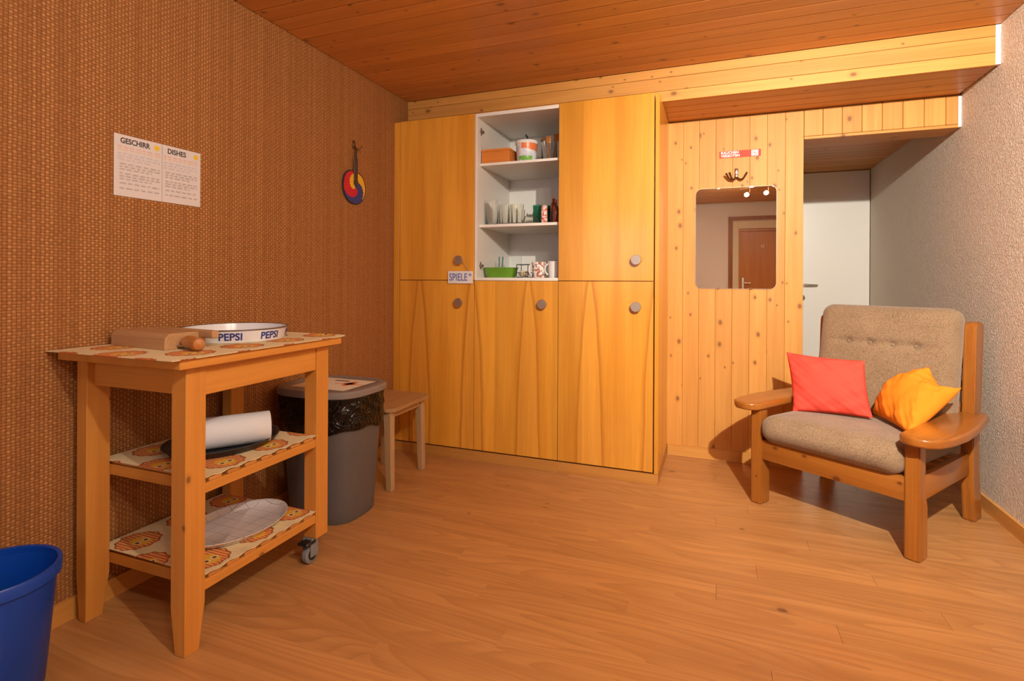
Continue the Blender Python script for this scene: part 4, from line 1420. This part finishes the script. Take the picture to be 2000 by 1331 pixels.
# bag turned over the rim
bm = bmesh.new()
rings = []
NS = 240
rr = random.Random(5)
ph = [rr.uniform(0, 6.28) for _ in range(14)]
for i in range(15):
    f = i / 14
    ring = []
    for k in range(NS):
        a = 2 * pi * k / NS
        ca, sa = cos(a), sin(a)
        kk = (abs(ca) ** NE + abs(sa) ** NE) ** (-1.0 / NE)
        base = 0.985 + 0.018 * (1 - f)
        fold = (sin(a * 9 + ph[0] + 3 * f) * 0.5 + sin(a * 17 + ph[1] - 5 * f) * 0.35 + sin(a * 31 + ph[2] + 9 * f) * 0.3 + sin(a * 5 + 14 * f + ph[5]) * 0.6 + sin(a * 13 - 17 * f + ph[6]) * 0.4 + sin(a * 43 + 21 * f + ph[7]) * 0.18)
        s = base + 0.020 * fold * sin(pi * min(1, f * 1.15 + 0.08)) + 0.012
        z = 0.556 - f * (0.150 + 0.010 * sin(a * 3 + ph[3]) + 0.005 * sin(a * 8 + ph[4]))
        if f == 1.0:
            s -= 0.012
        ring.append(bm.verts.new((bc[0] + 0.212 * s * kk * ca, bc[1] + 0.186 * s * kk * sa, z)))
    rings.append(ring)
for i in range(14):
    for k in range(NS):
        bm.faces.new((rings[i][k], rings[i][(k + 1) % NS], rings[i + 1][(k + 1) % NS], rings[i + 1][k]))
part('bag', bm, 'bag', t, 60)
bm = bmesh.new()
b_lathe(bm, [(0.90, 0.5565), (1.045, 0.5565), (1.06, 0.560), (1.06, 0.577), (1.03, 0.586), (0.93, 0.588), (0.90, 0.584), (0.0, 0.584)], bc, 96, 0.212, 0.186, NE)
part('lid', bm, 'binlid', t, 35)
bm = bmesh.new()
b_box(bm, -1.80, -1.505, 1.905, 2.140, 0.5848, 0.5856)
o = single('paper_notice', bm, 'paper2', 'cream paper sheet with red print lying on the bin lid', 'paper')
for (x0, x1, y0, y1, mt) in ((-1.61, -1.55, 2.02, 2.07, 'inkred'), (-1.66, -1.50, 2.035, 2.045, 'inkred'), (-1.70, -1.62, 2.085, 2.105, 'inkgrey'), (-1.595, -1.565, 1.995, 2.095, 'inkred')):
    bm = bmesh.new(); b_box(bm, x0, x1, y0, y1, 0.5857, 0.5859 + 0.0001 * (mt == 'inkred'))
    part('print', bm, mt, o)

# ================================================================== STOOL
t = thing('wooden_stool', 'small pale wooden stool standing between bin and cupboard', 'stool', (-1.66, 2.48, 0))
SZ = 0.420
bm = bmesh.new()
poly = [(-1.80, 2.275), (-1.535, 2.275), (-1.500, 2.305), (-1.505, 2.650), (-1.530, 2.690), (-1.80, 2.690), (-1.825, 2.66), (-1.825, 2.305)]
b_prism(bm, poly, lambda a, b, h: Vector((a, b, h)), SZ - 0.020, SZ)
bmesh.ops.bevel(bm, geom=[e for e in bm.edges], offset=0.004, segments=2, affect='EDGES')
part('seat', bm, 'stool_y', t)
def st_leg(x, y, dx, dy):
    bm = bmesh.new()
    A = [bm.verts.new((x + a * 0.016 + dx, y + b * 0.016 + dy, 0)) for a, b in ((-1, -1), (1, -1), (1, 1), (-1, 1))]
    B = [bm.verts.new((x + a * 0.021, y + b * 0.021, SZ - 0.0205)) for a, b in ((-1, -1), (1, -1), (1, 1), (-1, 1))]
    for k in range(4):
        bm.faces.new((A[k], A[(k + 1) % 4], B[(k + 1) % 4], B[k]))
    bm.faces.new(A[::-1]); bm.faces.new(B)
    bmesh.ops.recalc_face_normals(bm, faces=bm.faces)
    bmesh.ops.bevel(bm, geom=list(bm.edges), offset=0.0025, segments=1, affect='EDGES')
    part('leg', bm, 'stool', t)
st_leg(-1.548, 2.318, 0.014, -0.006); st_leg(-1.560, 2.640, 0.014, 0.002)
st_leg(-1.780, 2.318, -0.014, -0.006); st_leg(-1.780, 2.640, -0.014, 0.002)
for b, mt in (((-1.565, -1.545, 2.340, 2.618, SZ - 0.060, SZ - 0.021), 'stool_y'), ((-1.795, -1.775, 2.340, 2.618, SZ - 0.060, SZ - 0.021), 'stool_y'),
          ((-1.758, -1.572, 2.308, 2.326, SZ - 0.060, SZ - 0.021), 'stool'), ((-1.758, -1.582, 2.632, 2.650, SZ - 0.060, SZ - 0.021), 'stool')):
    bm = bmesh.new(); b_box(bm, *b, 0.0015); part('apron', bm, mt, t)

# ================================================================== BLUE BUCKET
bb = (-1.725, 0.800, 0)
t = thing('waste_basket', 'royal blue plastic waste basket at the foot of the woven wall', 'waste basket', bb)
bm = bmesh.new()
b_lathe(bm, [(0.105, 0), (0.108, 0.004), (0.133, 0.300), (0.130, 0.300), (0.105, 0.007), (0.0, 0.006)], bb, 64)
part('basket_wall', bm, 'blue', t, 40)
bm = bmesh.new()
b_lathe(bm, [(0.1315, 0.318), (0.1400, 0.320), (0.1420, 0.317), (0.1415, 0.289), (0.1395, 0.288), (0.1385, 0.300), (0.1315, 0.300)], bb, 64, closed=True)
part('rim', bm, 'blue', t, 40)

# ================================================================== ARMCHAIR
TH = radians(-35)
O = Vector((0.4504, 2.6409, 0))
t = chair = thing('armchair', 'low pine armchair with beige tweed cushions in the corner', 'armchair', O, TH)
def cp_(name, bm, mat, parent, sm=None):
    bm.transform(MW[root_of(parent).name])
    return part(name, bm, mat, parent, sm)
HW = 0.345
def leg_prism(x0, x1, prof):
    bm = bmesh.new()
    b_prism(bm, prof, lambda a, b, h: Vector((h, a, b)), x0, x1)
    bmesh.ops.recalc_face_normals(bm, faces=bm.faces)
    bmesh.ops.bevel(bm, geom=list(bm.edges), offset=0.005, segments=2, affect='EDGES')
    return bm
for sx in (-1, 1):
    x0, x1 = (HW - 0.052, HW) if sx > 0 else (-HW, -HW + 0.052)
    cp_('front_leg', leg_prism(x0, x1, [(0.0, 0.0), (0.080, 0.0), (0.080, 0.20), (0.060, 0.26), (0.060, 0.455), (0.0, 0.455)]), 'chair_z', t, 35)
    xa, xb = (HW - 0.046, HW) if sx > 0 else (-HW + 0.020, -HW + 0.066)
    cp_('back_post', leg_prism(xa, xb, [(0.625, 0.0), (0.715, 0.0), (0.690, 0.18), (0.682, 0.34), (0.735, 0.860), (0.728, 0.882), (0.705, 0.893), (0.655, 0.893), (0.636, 0.884), (0.628, 0.865), (0.597, 0.34), (0.600, 0.20)]), 'chair_z', t, 35)
    # side rail
    bm = bmesh.new()
    b_box(bm, *(sorted((sx * (HW - 0.014), sx * (HW - 0.040)))), 0.058, 0.595, 0.215, 0.312, 0.004, 2)
    cp_('side_rail', bm, 'chair_y', t, 35)
    # arm rest: broad paddle with rounded ends
    poly = [(0.283, 0.010), (0.288, -0.030), (0.308, -0.056), (0.345, -0.068), (0.388, -0.060), (0.418, -0.025), (0.436, 0.060), (0.442, 0.180), (0.432, 0.340), (0.410, 0.500),
            (0.392, 0.610), (0.380, 0.645), (0.352, 0.650), (0.350, 0.592), (0.268, 0.590), (0.262, 0.520), (0.276, 0.350), (0.284, 0.160)]
    bm = bmesh.new()
    b_prism(bm, [(sx * a, b) for a, b in poly], lambda a, b, h: Vector((a, b, h)), 0.4555, 0.492)
    bmesh.ops.recalc_face_normals(bm, faces=bm.faces)
    hz = [e for e in bm.edges if abs(e.verts[0].co.z - e.verts[1].co.z) < 1e-5]
    bmesh.ops.bevel(bm, geom=hz, offset=0.011, segments=4, affect='EDGES', profile=0.5)
    cp_('arm_rest', bm, 'chair_y', t, 50)
for y0, y1, z0, z1 in ((0.010, 0.036, 0.218, 0.312), (0.600, 0.626, 0.200, 0.290)):
    bm = bmesh.new(); b_box(bm, -HW + 0.050, HW - 0.050, y0, y1, z0, z1, 0.004, 2)
    cp_('cross_rail', bm, 'chair_x', t, 35)
for k in range(5):
    zz = 0.40 + k * 0.10
    yy = 0.627 + (zz - 0.34) * 0.075
    bm = bmesh.new(); b_box(bm, -HW + 0.056, HW - 0.056, yy, yy + 0.018, zz - 0.025, zz + 0.025, 0.003)
    cp_('back_slat', bm, 'chair_x', t)
for k in range(6):
    yy = 0.06 + k * 0.092
    bm = bmesh.new(); b_box(bm, -HW + 0.042, HW - 0.042, yy, yy + 0.05, 0.292, 0.304, 0.002)
    cp_('seat_slat', bm, 'chair_x', t)
# seat cushion
def seat_fn(p, q):
    p = p.copy()
    b = (1 - q.x ** 4) * (1 - q.y ** 4)
    if q.z > 0:
        p.z += 0.012 * b
    f = max(0, -q.y)
    p.y -= 0.010 * f * (1 - q.x ** 4) * (1 - abs(q.z))
    p.z -= 0.020 * (q.y + 1) / 2
    return p
bm = bmesh.new(); b_rbox(bm, 0.590, 0.590, 0.128, 0.060, (36, 36, 12), seat_fn)
bm.transform(Matrix.Translation((0, 0.262, 0.372)))
cp_('seat_cushion', bm, 'tweed', t, 80)
# back cushion with four buttons
BT = [(-0.145, 0.085), (-0.048, 0.085), (0.050, 0.085), (0.146, 0.085)]
def back_fn(p, q):
    p = p.copy()
    if q.y < 0:
        p.y -= 0.018 * (1 - q.x ** 4) * (1 - q.z ** 2)
        dz = p.z - 0.085
        xin = 1.0 if abs(p.x) < 0.17 else math.exp(-((abs(p.x) - 0.17) / 0.05) ** 2)
        p.y += 0.016 * math.exp(-(dz / 0.016) ** 2) * xin * 0.7
        for bx, bz in BT:
            p.y += 0.016 * math.exp(-(((p.x - bx) ** 2 + (p.z - bz) ** 2) / 0.016 ** 2))
    return p
bm = bmesh.new(); b_rbox(bm, 0.604, 0.115, 0.560, 0.055, (64, 8, 64), back_fn)
BKM = Matrix.Translation((0.0, 0.585, 0.675)) @ Matrix.Rotation(radians(-11), 4, 'X')
bm.transform(BKM)
bc_ = cp_('back_cushion', bm, 'tweed', t, 80)
for bx, bz in BT:
    bm = bmesh.new()
    b_lathe(bm, [(0.009, 0.0), (0.009, 0.003), (0.006, 0.006), (0.0, 0.007)], (0, 0, 0), 14)
    bm.transform(BKM @ Matrix.Translation((bx, -0.050, bz)) @ Matrix.Rotation(pi / 2, 4, 'X'))
    cp_('button', bm, 'tweed', bc_, 60)

# throw cushions on the armchair
def pillow(name, corners, T_, mat, label, pinch, seed, wr=0.006, bow=None):
    """corners: chair-local TL, TR, BR, BL; a stuffed square with drawn-out tips"""
    TL, TR, BR, BL = [Vector(c) for c in corners]
    nrm = ((TR - BL).cross(TL - BR)).normalized()
    if nrm.y > 0:
        nrm = -nrm
    rr = random.Random(seed)
    ph = [rr.uniform(0, 6.28) for _ in range(8)]
    N = 40
    bm = bmesh.new()
    def pos(u, v, side):
        uu = u * (1 - pinch * (1 - v * v)); vv = v * (1 - pinch * (1 - u * u))
        a, b = (uu + 1) / 2, (vv + 1) / 2
        p = (BL * (1 - a) * (1 - b) + BR * a * (1 - b) + TR * a * b + TL * (1 - a) * b)
        if bow:
            p += bow(u, v)
        th = T_ * ((1 - u * u) ** 0.5) * ((1 - v * v) ** 0.5)
        e = max(abs(u), abs(v))
        w = wr * (sin(9 * u + 6 * v + ph[0]) + sin(14 * v - 8 * u + ph[1]) * 0.7 + 0.5 * sin(23 * (u + v) + ph[2])) * e ** 2 * (1 - e ** 8)
        return p + nrm * (th + w) * side if side > 0 else p - nrm * (th * 0.75)
    F, B = {}, {}
    for i in range(N + 1):
        for j in range(N + 1):
            u, v = -1 + 2 * i / N, -1 + 2 * j / N
            edge = i in (0, N) or j in (0, N)
            F[i, j] = bm.verts.new(pos(u, v, 1))
            B[i, j] = F[i, j] if edge else bm.verts.new(pos(u, v, -1))
    for i in range(N):
        for j in range(N):
            bm.faces.new((F[i, j], F[i + 1, j], F[i + 1, j + 1], F[i, j + 1]))
            q = (B[i, j], B[i, j + 1], B[i + 1, j + 1], B[i + 1, j])
            if len(set(q)) > 2:
                try:
                    bm.faces.new(q)
                except ValueError:
                    pass
    bm.transform(MW[chair.name])
    return single(name, bm, mat, label, 'cushion', 'throw cushions on the armchair', 80)
pillow('throw_cushion', [(-0.335, 0.300, 0.707), (0.005, 0.365, 0.700), (0.060, 0.315, 0.447), (-0.248, 0.205, 0.430)], 0.062, 'red_cotton', 'coral red throw cushion leaning on the armchair back', 0.055, 3, 0.008)
pillow('throw_cushion', [(0.240, 0.410, 0.700), (0.360, 0.395, 0.632), (0.262, 0.150, 0.447), (0.030, 0.395, 0.452)], 0.070, 'orange_cotton', 'orange yellow throw cushion slumped against the right arm rest', 0.05, 9, 0.009,
       lambda u, v: Vector((-0.045, 0.0, 0.025)) * (1 - v * v) * max(0, -u) + Vector((0, 0, -0.050)) * (1 - u * u) * max(0, v) ** 3)

# ================================================================== CEILING SPOTLIGHT (behind the frame, seen in the mirror)
t = thing('ceiling_spotlight', 'chrome ceiling rail with three halogen spot heads', 'lamp', (0.50, 0.15, ZC))
bm = bmesh.new()
b_cyl(bm, (0.50, 0.15, ZC - 0.0005), (0.50, 0.15, ZC - 0.022), 0.05)
part('canopy', bm, 'chrome', t, 40)
bm = bmesh.new()
b_tube(bm, [(0.28, -0.20, 2.185), (0.40, -0.02, 2.185), (0.50, 0.15, 2.185), (0.60, 0.40, 2.185), (0.66, 0.66, 2.185)], 0.006, 10)
b_cyl(bm, (0.50, 0.15, ZC - 0.022), (0.50, 0.15, 2.185), 0.006, seg=12)
part('rail', bm, 'chrome', t, 40)
for (p, a, w, w2, an) in LAMPS:
    p = Vector(p); d = (Vector(a) - p).normalized()
    base = p - d * 0.012
    bm = bmesh.new()
    top = base - d * 0.055
    b_cyl(bm, top, base - d * 0.004, 0.013, 0.027, 24)
    b_cyl(bm, top + Vector((0, 0, 0.0)), Vector((top.x, top.y, 2.185)), 0.004, seg=10)
    hd = part('spot_head', bm, 'chrome', t, 40)
    bm = bmesh.new()
    b_cyl(bm, base - d * 0.0035, base, 0.024, 0.022, 24)
    part('bulb', bm, 'bulb', hd, 40)
